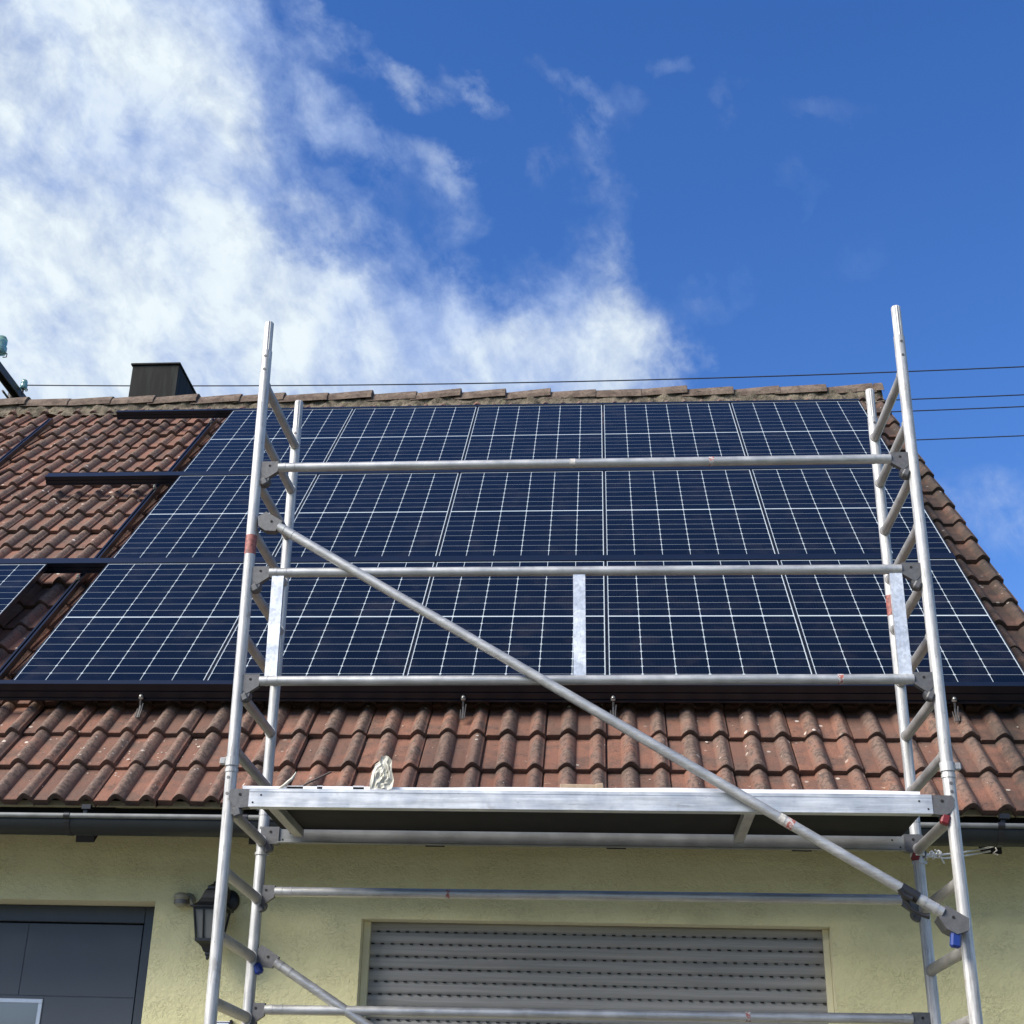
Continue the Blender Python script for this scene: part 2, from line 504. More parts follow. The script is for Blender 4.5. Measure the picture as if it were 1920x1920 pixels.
def ridge_mat(mortar=False):
    m, t, b = new_mat('ridge_mortar' if mortar else 'weathered_ridge_tile')
    p = geopos(t)
    n1 = t.noise(p, 9, 5, 0.65)
    n2 = t.noise(p, 38, 5, 0.68)
    if mortar:
        c = t.mix(t.smooth(n1, 0.35, 0.65), (0.085, 0.072, 0.053), (0.190, 0.160, 0.118))
        c = t.mix(t.smooth(n2, 0.52, 0.66, 0, 0.9), c, (0.045, 0.040, 0.030))
        c = t.mix(t.smooth(t.noise(p, 17, 4, 0.6), 0.60, 0.70, 0, 0.7), c, (0.20, 0.21, 0.11))
    else:
        c = t.mix(t.smooth(n1, 0.35, 0.65), (0.090, 0.066, 0.052), (0.165, 0.125, 0.098))
        c = t.mix(t.smooth(n2, 0.52, 0.64, 0, 0.80), c, (0.050, 0.043, 0.034))
    t.l.new(c, b.inputs['Base Color'])
    b.inputs['Roughness'].default_value = 0.92
    b.inputs['Specular IOR Level'].default_value = 0.2
    bump(t, b, t.math('ADD', n1, n2), 0.8 if mortar else 0.5, 0.02 if mortar else 0.008)
    return m


MAT['ridge'] = ridge_mat()
MAT['mortar'] = ridge_mat(True)

# panel measures (metres): visible white grid 1.108 x 1.7096
GW, GH = 1.108, 1.7096


def cell_mat():
    """half-cut cells, 6 x 18, behind glass; the grid is the panel's own print"""
    m, t, b = new_mat('solar_cells_under_glass')
    uv = t.node('ShaderNodeUVMap').outputs[0]
    sp = t.node('ShaderNodeSeparateXYZ')
    t.l.new(uv, sp.inputs[0])
    x, y = sp.outputs[0], sp.outputs[1]
    cw, ch, mid = GW / 6.0, (GH - 0.012) / 18.0, 0.012
    up = t.math('GREATER_THAN', y, GH / 2)
    y2 = t.math('SUBTRACT', y, t.math('MULTIPLY', up, mid))
    # distances to the nearest grid lines
    fx = t.math('MULTIPLY', t.math('PINGPONG', x, cw / 2), 1.0)
    fy = t.math('PINGPONG', y2, ch / 2)
    lv = t.smooth(fx, 0.0013, 0.0021, 0.9, 0.0, 'LINEAR')
    lh = t.smooth(fy, 0.0009, 0.0016, 0.62, 0.0, 'LINEAR')
    lm = t.smooth(t.math('ABSOLUTE', t.math('SUBTRACT', y, GH / 2)), 0.0052, 0.0062, 1.0, 0.0, 'LINEAR')
    dia = t.smooth(t.math('ADD', fx, fy), 0.0085, 0.0105, 1.0, 0.0, 'LINEAR')
    # outer white margin
    ex = t.math('MINIMUM', x, t.math('SUBTRACT', GW, x))
    ey = t.math('MINIMUM', y, t.math('SUBTRACT', GH, y))
    ed = t.smooth(t.math('MINIMUM', ex, ey), 0.0030, 0.0042, 1.0, 0.0, 'LINEAR')
    outb = t.math('LESS_THAN', t.math('MINIMUM', ex, ey), -0.0045)
    g = t.math('MAXIMUM', t.math('MAXIMUM', lv, lh), t.math('MAXIMUM', lm, t.math('MAXIMUM', dia, ed)))
    g = t.math('MULTIPLY', g, t.math('SUBTRACT', 1.0, outb))
    # fine busbars and cell-to-cell shade differences
    bus = t.smooth(t.math('PINGPONG', x, cw / 20), 0.0004, 0.0008, 0.16, 0.0, 'LINEAR')
    cid = t.node('ShaderNodeCombineXYZ')
    t.l.new(t.math('FLOOR', t.math('DIVIDE', x, cw)), cid.inputs[0])
    t.l.new(t.math('FLOOR', t.math('DIVIDE', y2, ch)), cid.inputs[1])
    oi = t.node('ShaderNodeObjectInfo')
    t.l.new(oi.outputs['Random'], cid.inputs[2])
    wn = t.node('ShaderNodeTexWhiteNoise')
    wn.noise_dimensions = '3D'
    t.l.new(cid.outputs[0], wn.inputs['Vector'])
    base = t.mix(wn.outputs['Value'], (0.0020, 0.0036, 0.0085), (0.0034, 0.0056, 0.0125))
    base = t.mix(bus, base, (0.035, 0.045, 0.07))
    dust = t.noise(geopos(t), 5.0, 5, 0.6)
    base = t.mix(t.smooth(dust, 0.45, 0.80, 0.0, 0.035), base, (0.25, 0.22, 0.20))
    col = t.mix(g, base, (0.40, 0.455, 0.48))
    t.l.new(col, b.inputs['Base Color'])
    t.l.new(t.smooth(oi.outputs['Random'], 0, 1, 0.07, 0.15, 'LINEAR'), b.inputs['Roughness'])
    b.inputs['Specular IOR Level'].default_value = 0.15
    return m


MAT['cells'] = cell_mat()


def shutter_mat():
    m, t, b = new_mat('grey_shutter_slats')
    p = geopos(t)
    st = t.noise(t.mapping(p, scale=(1.2, 20, 60)), 1.0, 5, 0.6)
    c = t.mix(t.smooth(st, 0.3, 0.7), (0.245, 0.238, 0.222), (0.345, 0.335, 0.312))
    t.l.new(c, b.inputs['Base Color'])
    b.inputs['Roughness'].default_value = 0.5
    return m


MAT['shutter'] = shutter_mat()


def ground_mat():
    m, t, b = new_mat('pale_gravel_ground')
    p = geopos(t)
    n = t.noise(p, 60, 5, 0.7)
    n2 = t.noise(p, 0.15, 3, 0.5)
    c = t.mix(t.smooth(n, 0.3, 0.7), (0.11, 0.103, 0.09), (0.18, 0.17, 0.145))
    c = t.mix(t.smooth(n2, 0.45, 0.6), c, (0.10, 0.15, 0.05))
    t.l.new(c, b.inputs['Base Color'])
    b.inputs['Roughness'].default_value = 0.95
    bump(t, b, n, 0.5, 0.01)
    return m


MAT['ground'] = ground_mat()


def paving_mat():
    m, t, b = new_mat('concrete_paving')
    p = geopos(t)
    br = t.node('ShaderNodeTexBrick')
    t.l.new(p, br.inputs['Vector'])
    br.inputs['Scale'].default_value = 2.5
    br.inputs['Mortar Size'].default_value = 0.01
    br.inputs['Color1'].default_value = (0.135, 0.128, 0.115, 1)
    br.inputs['Color2'].default_value = (0.115, 0.110, 0.10, 1)
    br.inputs['Mortar'].default_value = (0.12, 0.11, 0.10, 1)
    t.l.new(br.outputs['Color'], b.inputs['Base Color'])
    b.inputs['Roughness'].default_value = 0.9
    return m


MAT['paving'] = paving_mat()


# ================================================================ mesh helpers
class MB:
    """collects primitives (world coordinates) and builds ONE mesh object"""
    def __init__(self):
        self.v, self.f, self.s, self.m = [], [], [], []

    def add(self, verts, faces, smooth=False, mat=0):
        o = len(self.v)
        self.v += [tuple(q) for q in verts]
        for fc in faces:
            self.f.append([i + o for i in fc])
            self.s.append(smooth)
            self.m.append(mat)
        return self

    def box(self, c, size, rot=None, bev=0.0, mat=0):
        bm = bmesh.new()
        bmesh.ops.create_cube(bm, size=1.0)
        bmesh.ops.scale(bm, vec=size, verts=bm.verts)
        if bev > 0:
            bmesh.ops.bevel(bm, geom=bm.edges[:], offset=bev, segments=1, affect='EDGES', profile=0.5)
        Mx = Matrix.Translation(c) @ (rot.to_4x4() if rot is not None else Matrix.Identity(4))
        bm.transform(Mx)
        bm.verts.index_update()
        self.add([v.co.copy() for v in bm.verts], [[v.index for v in f.verts] for f in bm.faces], False, mat)
        bm.free()
        return self

    def span(self, a, b, bev=0.0, mat=0):
        """axis-aligned box between two corners"""
        a, b = Vector(a), Vector(b)
        return self.box((a + b) / 2, (abs(b.x - a.x), abs(b.y - a.y), abs(b.z - a.z)), None, bev, mat)

    def tube(self, p0, p1, r, n=20, r1=None, caps=True, oval=None, mat=0):
        p0, p1 = Vector(p0), Vector(p1)
        r1 = r if r1 is None else r1
        ax = (p1 - p0).normalized()
        up = Vector((0, 0, 1)) if abs(ax.z) < 0.9 else Vector((0, 1, 0))
        e1 = ax.cross(up).normalized()
        e2 = e1.cross(ax)
        k1, k2 = oval if oval else (1, 1)
        vs = []
        for p, rr in ((p0, r), (p1, r1)):
            for i in range(n):
                a = 2 * pi * i / n
                vs.append(p + e1 * (cos(a) * rr * k1) + e2 * (sin(a) * rr * k2))
        self.add(vs, [[i, (i + 1) % n, n + (i + 1) % n, n + i] for i in range(n)], True, mat)
        if caps:
            self.add(vs[:n], [list(range(n))[::-1]], False, mat)
            self.add(vs[n:], [list(range(n))], False, mat)
        return self

    def path(self, pts, r, n=8, mat=0, radii=None):
        pts = [Vector(q) for q in pts]
        vs = []
        prev = None
        for i, p in enumerate(pts):
            d = (pts[min(i + 1, len(pts) - 1)] - pts[max(i - 1, 0)]).normalized()
            if prev is None:
                up = Vector((0, 0, 1)) if abs(d.z) < 0.9 else Vector((0, 1, 0))
                e1 = d.cross(up).normalized()
            else:
                e1 = (prev - d * prev.dot(d)).normalized()
            prev = e1
            e2 = d.cross(e1)
            rr = radii[i] if radii else r
            for k in range(n):
                a = 2 * pi * k / n
                vs.append(p + e1 * cos(a) * rr + e2 * sin(a) * rr)
        fs = []
        for i in range(len(pts) - 1):
            for k in range(n):
                fs.append([i * n + k, i * n + (k + 1) % n, (i + 1) * n + (k + 1) % n, (i + 1) * n + k])
        self.add(vs, fs, True, mat)
        self.add(vs[:n], [list(range(n))[::-1]], False, mat)
        self.add(vs[-n:], [list(range(n))], False, mat)
        return self

    def lathe(self, c, prof, n=20, axis='Z', sq=False, mat=0, smooth=True):
        """profile of (radius, height) spun about the axis through c"""
        c = Vector(c)
        vs = []
        off = pi / 4 if sq else 0
        for (r, h) in prof:
            for i in range(n):
                a = 2 * pi * i / n + off
                if axis == 'Z':
                    q = Vector((cos(a) * r, sin(a) * r, h))
                elif axis == 'Y':
                    q = Vector((cos(a) * r, h, sin(a) * r))
                else:
                    q = Vector((h, cos(a) * r, sin(a) * r))
                vs.append(c + q)
        fs = []
        for j in range(len(prof) - 1):
            for i in range(n):
                fs.append([j * n + i, j * n + (i + 1) % n, (j + 1) * n + (i + 1) % n, (j + 1) * n + i])
        self.add(vs, fs, smooth, mat)
        self.add(vs[:n], [list(range(n))[::-1]], False, mat)
        self.add(vs[-n:], [list(range(n))], False, mat)
        return self

    def prism(self, poly, ext, mat=0, smooth=False):
        """closed polygon (3-D points) extruded along a vector"""
        poly = [Vector(q) for q in poly]
        ext = Vector(ext)
        n = len(poly)
        vs = poly + [q + ext for q in poly]
        self.add(vs, [[i, (i + 1) % n, n + (i + 1) % n, n + i] for i in range(n)], smooth, mat)
        self.add(poly, [list(range(n))[::-1]], False, mat)
        self.add([q + ext for q in poly], [list(range(n))], False, mat)
        return self

    def build(self, name, mats, parent=None, origin=None, bevel=0.0):
        me = bpy.data.meshes.new(name)
        base = Vector(origin) if origin is not None else (parent_origin(parent) if parent else Vector((0, 0, 0)))
        me.from_pydata([Vector(q) - base for q in self.v], [], self.f)
        for mm in (mats if isinstance(mats, (list, tuple)) else [mats]):
            me.materials.append(mm)
        me.polygons.foreach_set('use_smooth', self.s)
        me.polygons.foreach_set('material_index', self.m)
        me.update()
        bm = bmesh.new()
        bm.from_mesh(me)
        bmesh.ops.recalc_face_normals(bm, faces=bm.faces)
        bm.to_mesh(me)
        bm.free()
        o = bpy.data.objects.new(name, me)
        COL.objects.link(o)
        if parent is not None:
            o.parent = parent
        elif origin is not None:
            o.location = base
        return o


def parent_origin(p):
    loc = Vector((0, 0, 0))
    while p is not None:
        loc += p.location
        p = p.parent
    return loc


def tag(o, label=None, cat=None, group=None, kind=None):
    if label:
        o['label'] = label
    if cat:
        o['category'] = cat
    if group:
        o['group'] = group
    if kind:
        o['kind'] = kind
    return o


def thing(name, label, cat, loc=(0, 0, 0), group=None):
    o = bpy.data.objects.new(name, None)
    o.empty_display_size = 0.2
    COL.objects.link(o)
    o.location = loc
    return tag(o, label, cat, group)


def copy_tree(o, parent=None):
    c = o.copy()
    COL.objects.link(c)
    c.parent = parent
    for ch in [q for q in bpy.data.objects if q.parent == o]:
        copy_tree(ch, c)
    return c


# ================================================================ setting: ground
g = MB()
g.add([(-600, -600, -0.004), (600, -600, -0.004), (600, 600, -0.004), (-600, 600, -0.004)], [[0, 1, 2, 3]])
tag(g.build('ground', MAT['ground']), kind='structure')
g = MB()
g.add([(-6, -9.5, 0.0), (9, -9.5, 0.0), (9, -0.02, 0.0), (-6, -0.02, 0.0)], [[0, 1, 2, 3]])
tag(g.build('pavement', MAT['paving']), kind='structure')

hm = MB()  # unseen dark rise added behind the camera to hold back low frontal light
vs, fs = [], []
nh = 60
for i in range(nh + 1):
    a = pi + pi * i / nh
    for (rr, hh) in ((34, 0.0), (42, 3.5), (55, 6.5), (90, 9.0), (160, 0.0)):
        k = 1 + 0.22 * sin(i * 1.7) + 0.15 * sin(i * 0.61 + 1.0)
        vs.append((3.3 + cos(a) * rr, -4.0 + sin(a) * rr, hh * k - 0.01))
for i in range(nh):
    for j in range(4):
        fs.append([i * 5 + j, (i + 1) * 5 + j, (i + 1) * 5 + j + 1, i * 5 + j + 1])
hm.add(vs, fs, True)
tag(hm.build('light_blocker', flat_mat('light_blocker_green', (0.055, 0.070, 0.032), 0.95, 0, 0.5, 0.8)), kind='structure')

# ================================================================ house
TH = math.radians(45.442)
CT, ST = cos(TH), sin(TH)
Z0 = 3.948                                           # height of the panel plane at its lower edge


def R3(u, v, h):
    """point on the roof: u along the eave, v up the slope, h metres BELOW the panel plane"""
    return Vector((u, v * CT + h * ST, Z0 + v * ST - h * CT))


XL, XR = -4.0, 5.95                                   # roof ends
VE, GA, NC = -0.975, 0.342, 21                        # eave, tile gauge, courses
VR = 6.03                                             # ridge line
HB = 0.199                                            # bed of the tiles under the panel plane
RIDGE = R3(0, VR, HB)
YR = RIDGE.y

house = thing('house', 'cream rendered house with a weathered red clay tile roof, grey door and roller shutter', 'house', (3.0, 4.0, 0.0))

# ---- walls with door and window openings
DX0, DX1, DZ1 = -0.25, 0.985, 2.731
WX0, WX1, WZ0, WZ1 = 2.093, 4.488, 1.35, 2.661
w = MB()
ZT = 3.32
xs = [XL + 0.25, DX0, DX1, WX0, WX1, XR - 0.22]


def quad(m, x0, x1, z0, z1, y=0.0):
    m.add([(x0, y, z0), (x1, y, z0), (x1, y, z1), (x0, y, z1)], [[0, 1, 2, 3]])


quad(w, xs[0], DX0, 0, ZT)
quad(w, DX0, DX1, DZ1, ZT)
quad(w, DX1, WX0, 0, ZT)
quad(w, WX0, WX1, WZ1, ZT)
quad(w, WX0, WX1, 0, WZ0)
quad(w, WX1, xs[5], 0, ZT)
# gable ends and rear wall
zr = RIDGE.z - 0.25
for x in (xs[0], xs[5]):
    w.add([(x, 0, 0), (x, 2 * YR, 0), (x, 2 * YR, ZT), (x, YR, zr), (x, 0, ZT)], [[0, 1, 2, 3, 4]])
w.add([(xs[0], 2 * YR, 0), (xs[5], 2 * YR, 0), (xs[5], 2 * YR, ZT), (xs[0], 2 * YR, ZT)], [[0, 1, 2, 3]])
wall = w.build('wall', MAT['stucco'], house)
# reveals (smooth pale render), a little inside the wall openings
rv = MB()
DD, WD = 0.215, 0.11
rv.add([(DX0, 0, 0), (DX0, DD, 0), (DX0, DD, DZ1), (DX0, 0, DZ1)], [[0, 1, 2, 3]])
rv.add([(DX1, 0, 0), (DX1, DD, 0), (DX1, DD, DZ1), (DX1, 0, DZ1)], [[0, 1, 2, 3]])
rv.add([(DX0, 0, DZ1), (DX1, 0, DZ1), (DX1, DD, DZ1), (DX0, DD, DZ1)], [[0, 1, 2, 3]])
for x, sgn in ((WX0, 1), (WX1, -1)):
    rv.add([(x, 0, WZ0), (x, WD, WZ0), (x, WD, WZ1), (x, 0, WZ1)], [[0, 1, 2, 3]])
rv.add([(WX0, 0, WZ1), (WX1, 0, WZ1), (WX1, WD, WZ1), (WX0, WD, WZ1)], [[0, 1, 2, 3]])
rv.add([(WX0, 0, WZ0), (WX1, 0, WZ0), (WX1, WD, WZ0), (WX0, WD, WZ0)], [[0, 1, 2, 3]])
rv.build('reveal', MAT['trim'], wall)

# ---- door
door = MB()
fx0, fx1, ftop = DX0 + 0.002, DX1 - 0.002, DZ1 - 0.002
lw = 0.100
hw_ = 0.086
# frame: jambs and head
door.span((fx1 - lw, 0.172, 0.02), (fx1, 0.25, ftop), 0.003)
door.span((fx0, 0.172, 0.02), (fx0 + lw, 0.25, ftop), 0.003)
door.span((fx0 + lw, 0.172, ftop - hw_), (fx1 - lw, 0.25, ftop), 0.003)
dfr = door.build('door', MAT['anthracite_frame'], house)
lf = MB()
lx0, lx1, lz1 = fx0 + lw + 0.010, fx1 - lw - 0.010, ftop - hw_ - 0.007
gx, gz = 0.238, 2.261                                 # grooves pressed into the leaf
for (a0, a1, b0, b1) in ((lx0, gx - 0.0015, gz + 0.0015, lz1), (gx + 0.0015, lx1, gz + 0.0015, lz1)):
    lf.span((a0, 0.193, b0), (a1, 0.255, b1), 0.002)
px0, px1, pz0, pz1 = lx0 + 0.16, 0.378, 1.30, 2.246     # glazed opening
lf.span((px1, 0.193, 0.03), (lx1, 0.255, gz - 0.0015), 0.002)
lf.span((lx0, 0.193, 0.03), (px0, 0.255, gz - 0.0015), 0.002)
lf.span((px0, 0.193, pz1), (px1, 0.255, gz - 0.0015), 0.0)
lf.span((px0, 0.193, 0.03), (px1, 0.255, pz0), 0.0)
lf.span((lx0, 0.1960, 0.03), (lx1, 0.260, lz1), 0.0)
leaf = lf.build('door_leaf', MAT['anthracite'], dfr)
pn = MB()
pn.span((px0 + 0.022, 0.1885, pz0 + 0.022), (px1 - 0.022, 0.1945, pz1 - 0.022))
pn.build('pane', MAT['pane'], dfr)
pf = MB()
for (a, b_) in (((px0, 0.186, pz1 - 0.022), (px1, 0.202, pz1)), ((px0, 0.186, pz0), (px1, 0.202, pz0 + 0.022)),
                ((px0, 0.186, pz0 + 0.022), (px0 + 0.022, 0.202, pz1 - 0.022)), ((px1 - 0.022, 0.186, pz0 + 0.022), (px1, 0.202, pz1 - 0.022))):
    pf.span(a, b_, 0.002)
pf.build('pane_frame', MAT['silver'], dfr)
ds = MB()
ds.span((DX0 - 0.1, -0.30, 0.002), (DX1 + 0.1, 0.25, 0.018), 0.004)
ds.build('doorstep', MAT['paving'], dfr)

# ---- window with closed roller shutter
win = MB()
wx0, wx1 = WX0 + 0.036, WX1 - 0.030
win.span((WX0 + 0.001, 0.116, WZ1 - 0.06), (WX1 - 0.001, 0.16, WZ1 - 0.001), 0.002)
wn_ = win.build('window', MAT['trim'], house)
for a, b_ in ((WX0 + 0.001, wx0), (wx1, WX1 - 0.001)):
    gr = MB()
    gr.span((a, 0.075, WZ0), (b_, 0.115, WZ1 - 0.001), 0.002)
    gr.build('guide_rail', MAT['trim'], wn_)
sh = MB()
pitch, zs = 0.0625, 2.6635
k = 0
zt = WZ1 + 0.002
prof = [(-0.5, 0.006), (-0.44, 0.0015), (-0.25, -0.0015), (0.0, -0.0035), (0.25, -0.002), (0.42, 0.0005), (0.47, 0.003), (0.5, 0.006)]
slot_z = [2.676 - pitch * i for i in range(0, 22)]
for i, zl in enumerate(slot_z):
    # a slat hangs between two slot rows
    z_hi, z_lo = zl - 0.002, zl - pitch + 0.002
    vs = []
    for (q, dy) in prof:
        zc = (z_hi + z_lo) / 2 + q * (z_hi - z_lo)
        if zc > WZ1 - 0.001:
            zc = WZ1 - 0.001
        vs += [(wx0, 0.105 + dy, zc), (wx1, 0.105 + dy, zc)]
    sh.add(vs, [[2 * j, 2 * j + 1, 2 * j + 3, 2 * j + 2] for j in range(len(prof) - 1)], True, 0)
# strip closing the gaps behind and the dark light-slots
sh.add([(wx0, 0.1125, WZ0), (wx1, 0.1125, WZ0), (wx1, 0.1125, WZ1), (wx0, 0.1125, WZ1)], [[0, 1, 2, 3]], False, 0)
for i, zl in enumerate(slot_z[1:], 1):
    x = wx0 + 0.004 + (0.028 if i % 2 else 0.0)
    while x < wx1 - 0.02:
        j = random.uniform(-0.002, 0.002)
        sh.span((x + j, 0.098, zl - 0.0030), (x + j + 0.0185, 0.104, zl + 0.0022), 0, 1)
        x += 0.0512
sh.build('shutter', [MAT['shutter'], MAT['hole']], wn_)
sl = MB()
sl.span((WX0 - 0.04, -0.05, WZ0 - 0.035), (WX1 + 0.04, 0.10, WZ0 - 0.002), 0.004)
sl.build('sill', MAT['silver'], wn_)

# ---- roof
roof = None


def build_tiles():
    T = 0.324                                          # tile cover width: two rolls
    J0 = 2.400                                         # one side joint
    # profile over one tile, from joint to joint: (x, height, roll weight)
    def hump(x, c, w, h):
        q = abs(x - c) / w
        return h * (0.55 * math.sqrt(max(0.0, 1 - q * q)) + 0.45 * (cos(q * pi) * 0.5 + 0.5)) if q < 1 else 0.0
    px = [0.0, 0.006, 0.03, 0.060, 0.072, 0.080, 0.088, 0.098, 0.108, 0.119, 0.130, 0.140, 0.150, 0.158, 0.166, 0.178, 0.205, 0.235,
          0.243, 0.250, 0.258, 0.267, 0.277, 0.287, 0.297, 0.306, 0.312, 0.3165]
    prof_ = []
    for x in px:
        h1, h2 = hump(x, 0.119, 0.047, 0.041), hump(x, 0.279, 0.041, 0.037)
        h = max(h1, h2)
        if x > 0.30:
            h = max(h, 0.012)
        if x < 0.004:
            h = -0.006
        prof_.append((x, h, min(1.0, max(h1, h2) / 0.03)))
    # groove between this tile and the next
    prof_.append((0.3195, 0.003, 0.2))
    prof_.append((0.3205, -0.008, 0.0))
    prof_.append((0.3245, -0.008, 0.0))
    V, Fc, tone, rollw = [], [], [], []
    grime_and_nose, nose = [], []
    k0 = -19
    kmax = 11
    np_ = len(prof_)
    thick = 0.034
    for c in range(NC):
        v0 = VE + GA * c
        v1 = min(v0 + GA + 0.07, VR + 0.02)
        if v1 - v0 < 0.08:
            continue
        for kk in range(k0, kmax):
            u0 = J0 + T * kk
            if u0 < XL - 0.05:
                continue
            dz, du, dv = random.gauss(0, 0.0028), random.gauss(0, 0.0018), random.gauss(0, 0.0052)
            tl = random.gauss(0, 0.0030)
            tn = random.random() if random.random() < 0.8 else random.choice((-0.5, 1.45))
            o = len(V)
            rows = [0.0, 0.012, 0.5 * (v1 - v0), v1 - v0]
            for ri, rv_ in enumerate(rows):
                lift = 0.031 * (1 - rv_ / GA)
                for (x, h, rw) in prof_:
                    hh = h + lift + dz + tl * (x / T - 0.5) * 2
                    if ri == 0:
                        hh -= 0.0035               # slightly rounded nose
                    V.append(R3(u0 + x + du, v0 + rv_ + dv, HB - hh))
                    tone.append(tn)
                    rollw.append(rw)
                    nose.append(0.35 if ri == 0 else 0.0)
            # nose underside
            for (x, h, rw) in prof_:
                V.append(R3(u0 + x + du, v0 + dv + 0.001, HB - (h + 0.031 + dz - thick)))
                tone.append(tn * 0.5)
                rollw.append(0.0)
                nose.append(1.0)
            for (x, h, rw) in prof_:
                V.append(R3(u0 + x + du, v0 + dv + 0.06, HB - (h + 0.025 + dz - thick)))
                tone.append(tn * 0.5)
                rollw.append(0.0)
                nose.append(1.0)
            nr = len(rows)
            for j in range(nr - 1):
                for i in range(np_ - 1):
                    a = o + j * np_ + i
                    Fc.append((a, a + 1, a + np_ + 1, a + np_))
            b0 = o + nr * np_
            for i in range(np_ - 1):
                Fc.append((b0 + i, b0 + i + 1, o + i + 1, o + i))
                Fc.append((b0 + np_ + i, b0 + np_ + i + 1, b0 + i + 1, b0 + i))
            # right edge of the verge tile: turned-down side
            if kk == kmax - 1:
                e = len(V)
                for rv_ in rows:
                    lift = 0.024 * (1 - rv_ / GA)
                    V.append(R3(u0 + 0.326 + du, v0 + rv_ + dv, HB - (0.012 + lift + dz)))
                    V.append(R3(u0 + 0.326 + du, v0 + rv_ + dv, HB - (lift + dz - 0.055)))
                    tone += [tn * 0.4, tn * 0.4]
                    rollw += [0.6, 0.6]
                    nose += [1.0, 1.0]
                for j in range(nr - 1):
                    Fc.append((e + 2 * j, e + 2 * j + 1, e + 2 * j + 3, e + 2 * j + 2))
                    a = o + j * np_ + np_ - 3
                    Fc.append((a, e + 2 * j, e + 2 * j + 2, a + np_))
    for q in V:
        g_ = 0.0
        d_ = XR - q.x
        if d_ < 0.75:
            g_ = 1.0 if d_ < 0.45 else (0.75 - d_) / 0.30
        grime_and_nose.append(max(g_, nose[len(grime_and_nose)]))  # verge grime, plus darker tile noses and undersides
    base = parent_origin(house)
    me = bpy.data.meshes.new('roof')
    me.from_pydata([q - base for q in V], [], Fc)
    me.materials.append(MAT['tile'])
    me.polygons.foreach_set('use_smooth', [True] * len(me.polygons))
    a = me.attributes.new('tone', 'FLOAT', 'POINT')
    a.data.foreach_set('value', tone)
    a = me.attributes.new('roll', 'FLOAT', 'POINT')
    a.data.foreach_set('value', rollw)
    a = me.attributes.new('grime_and_nose', 'FLOAT', 'POINT')
    a.data.foreach_set('value', grime_and_nose)
    me.update()
    # keep the noses crisp
    me.set_sharp_from_angle(angle=math.radians(42))
    o = bpy.data.objects.new('roof', me)
    COL.objects.link(o)
    o.parent = house
    return o


roof = build_tiles()

def lichen():
    m = MB()
    T, J0 = 0.324, 2.400

    def hgt(u, v):
        x = (u - J0) % T
        h = 0.0
        for (c, w_, hh) in ((0.119, 0.047, 0.041), (0.279, 0.041, 0.037)):
            q = abs(x - c) / w_
            if q < 1:
                h = max(h, hh * (0.55 * math.sqrt(1 - q * q) + 0.45 * (cos(q * pi) * 0.5 + 0.5)))
        f = ((v - VE) % GA) / GA
        return h + 0.031 * (1 - f)
    spots = [(0.877, -0.896, 0.026), (0.532, -0.38, 0.016), (0.850, -0.40, 0.014), (0.880, -0.44, 0.009), (0.93, -0.46, 0.008), (0.905, -0.54, 0.010),
             (0.83, -0.57, 0.010), (0.995, -0.64, 0.011), (1.03, -0.64, 0.007), (0.71, -0.545, 0.010), (0.53, -0.53, 0.008), (1.17, -0.41, 0.011),
             (3.22, -0.60, 0.010), (3.90, -0.31, 0.010), (5.33, -0.78, 0.013), (2.68, -0.32, 0.009), (2.68, -0.37, 0.010)]
    for _ in range(85):
        spots.append((random.gauss(0.78, 0.22), random.gauss(-0.52, 0.14), random.uniform(0.002, 0.0065)))
    for _ in range(70):
        spots.append((random.uniform(0.2, 5.8), random.uniform(-0.93, -0.16), random.uniform(0.002, 0.006)))
    for (u, v, r) in spots:
        if v < VE + 0.02 or v > -0.12:
            continue
        n = 9
        a0 = random.random() * 6
        ring = []
        for i in range(n):
            a = a0 + 2 * pi * i / n
            rr = r * random.uniform(0.6, 1.15)
            uu, vv = u + cos(a) * rr, v + sin(a) * rr * 0.8
            ring.append(R3(uu, vv, HB - hgt(uu, vv) - 0.0035))
        hs_ = [hgt(u + cos(q) * r, v + sin(q) * r) for q in (0, 0.8, 1.6, 2.4, 3.1, 3.9, 4.7, 5.5)]
        if max(hs_) - min(hs_) > 0.010 + 0.35 * r:
            continue
        c = R3(u, v, HB - hgt(u, v) - 0.0050)
        m.add(ring + [c], [[i, (i + 1) % n, n] for i in range(n)], True)
    lo = m.build('lichen', flat_mat('pale_lichen', (0.46, 0.42, 0.36), 0.9, 0, 0.3, 120), roof)
    lo['kind'] = 'stuff'


lichen()

# under-roof deck (front), rear slope
dk = MB()
dk.prism([R3(XL, VE + 0.07, HB + 0.012), R3(XL, VR, HB + 0.012), R3(XL, VR, HB + 0.05), R3(XL, VE + 0.07, HB + 0.05)], (XR - XL - 0.06, 0, 0))
dk.build('roof_lining', MAT['brick_dark'], roof)
rs = MB()
re_ = R3(0, VE, HB)
for i in range(20):
    f0, f1 = i / 20, (i + 1.04) / 20
    y0, z0 = 2 * YR - re_.y + (YR - (2 * YR - re_.y)) * f0, re_.z + (RIDGE.z - re_.z) * f0
    y1, z1 = 2 * YR - re_.y + (YR - (2 * YR - re_.y)) * f1, re_.z + (RIDGE.z - re_.z) * f1
    rs.add([(XL, y0, z0 + 0.045), (XR, y0, z0 + 0.045), (XR, y1, min(z1, RIDGE.z) + 0.01), (XL, y1, min(z1, RIDGE.z) + 0.01),
            (XL, y0, z0), (XR, y0, z0)], [[0, 1, 2, 3], [4, 5, 1, 0]])
rs.build('rear_slope', MAT['tile'], roof)


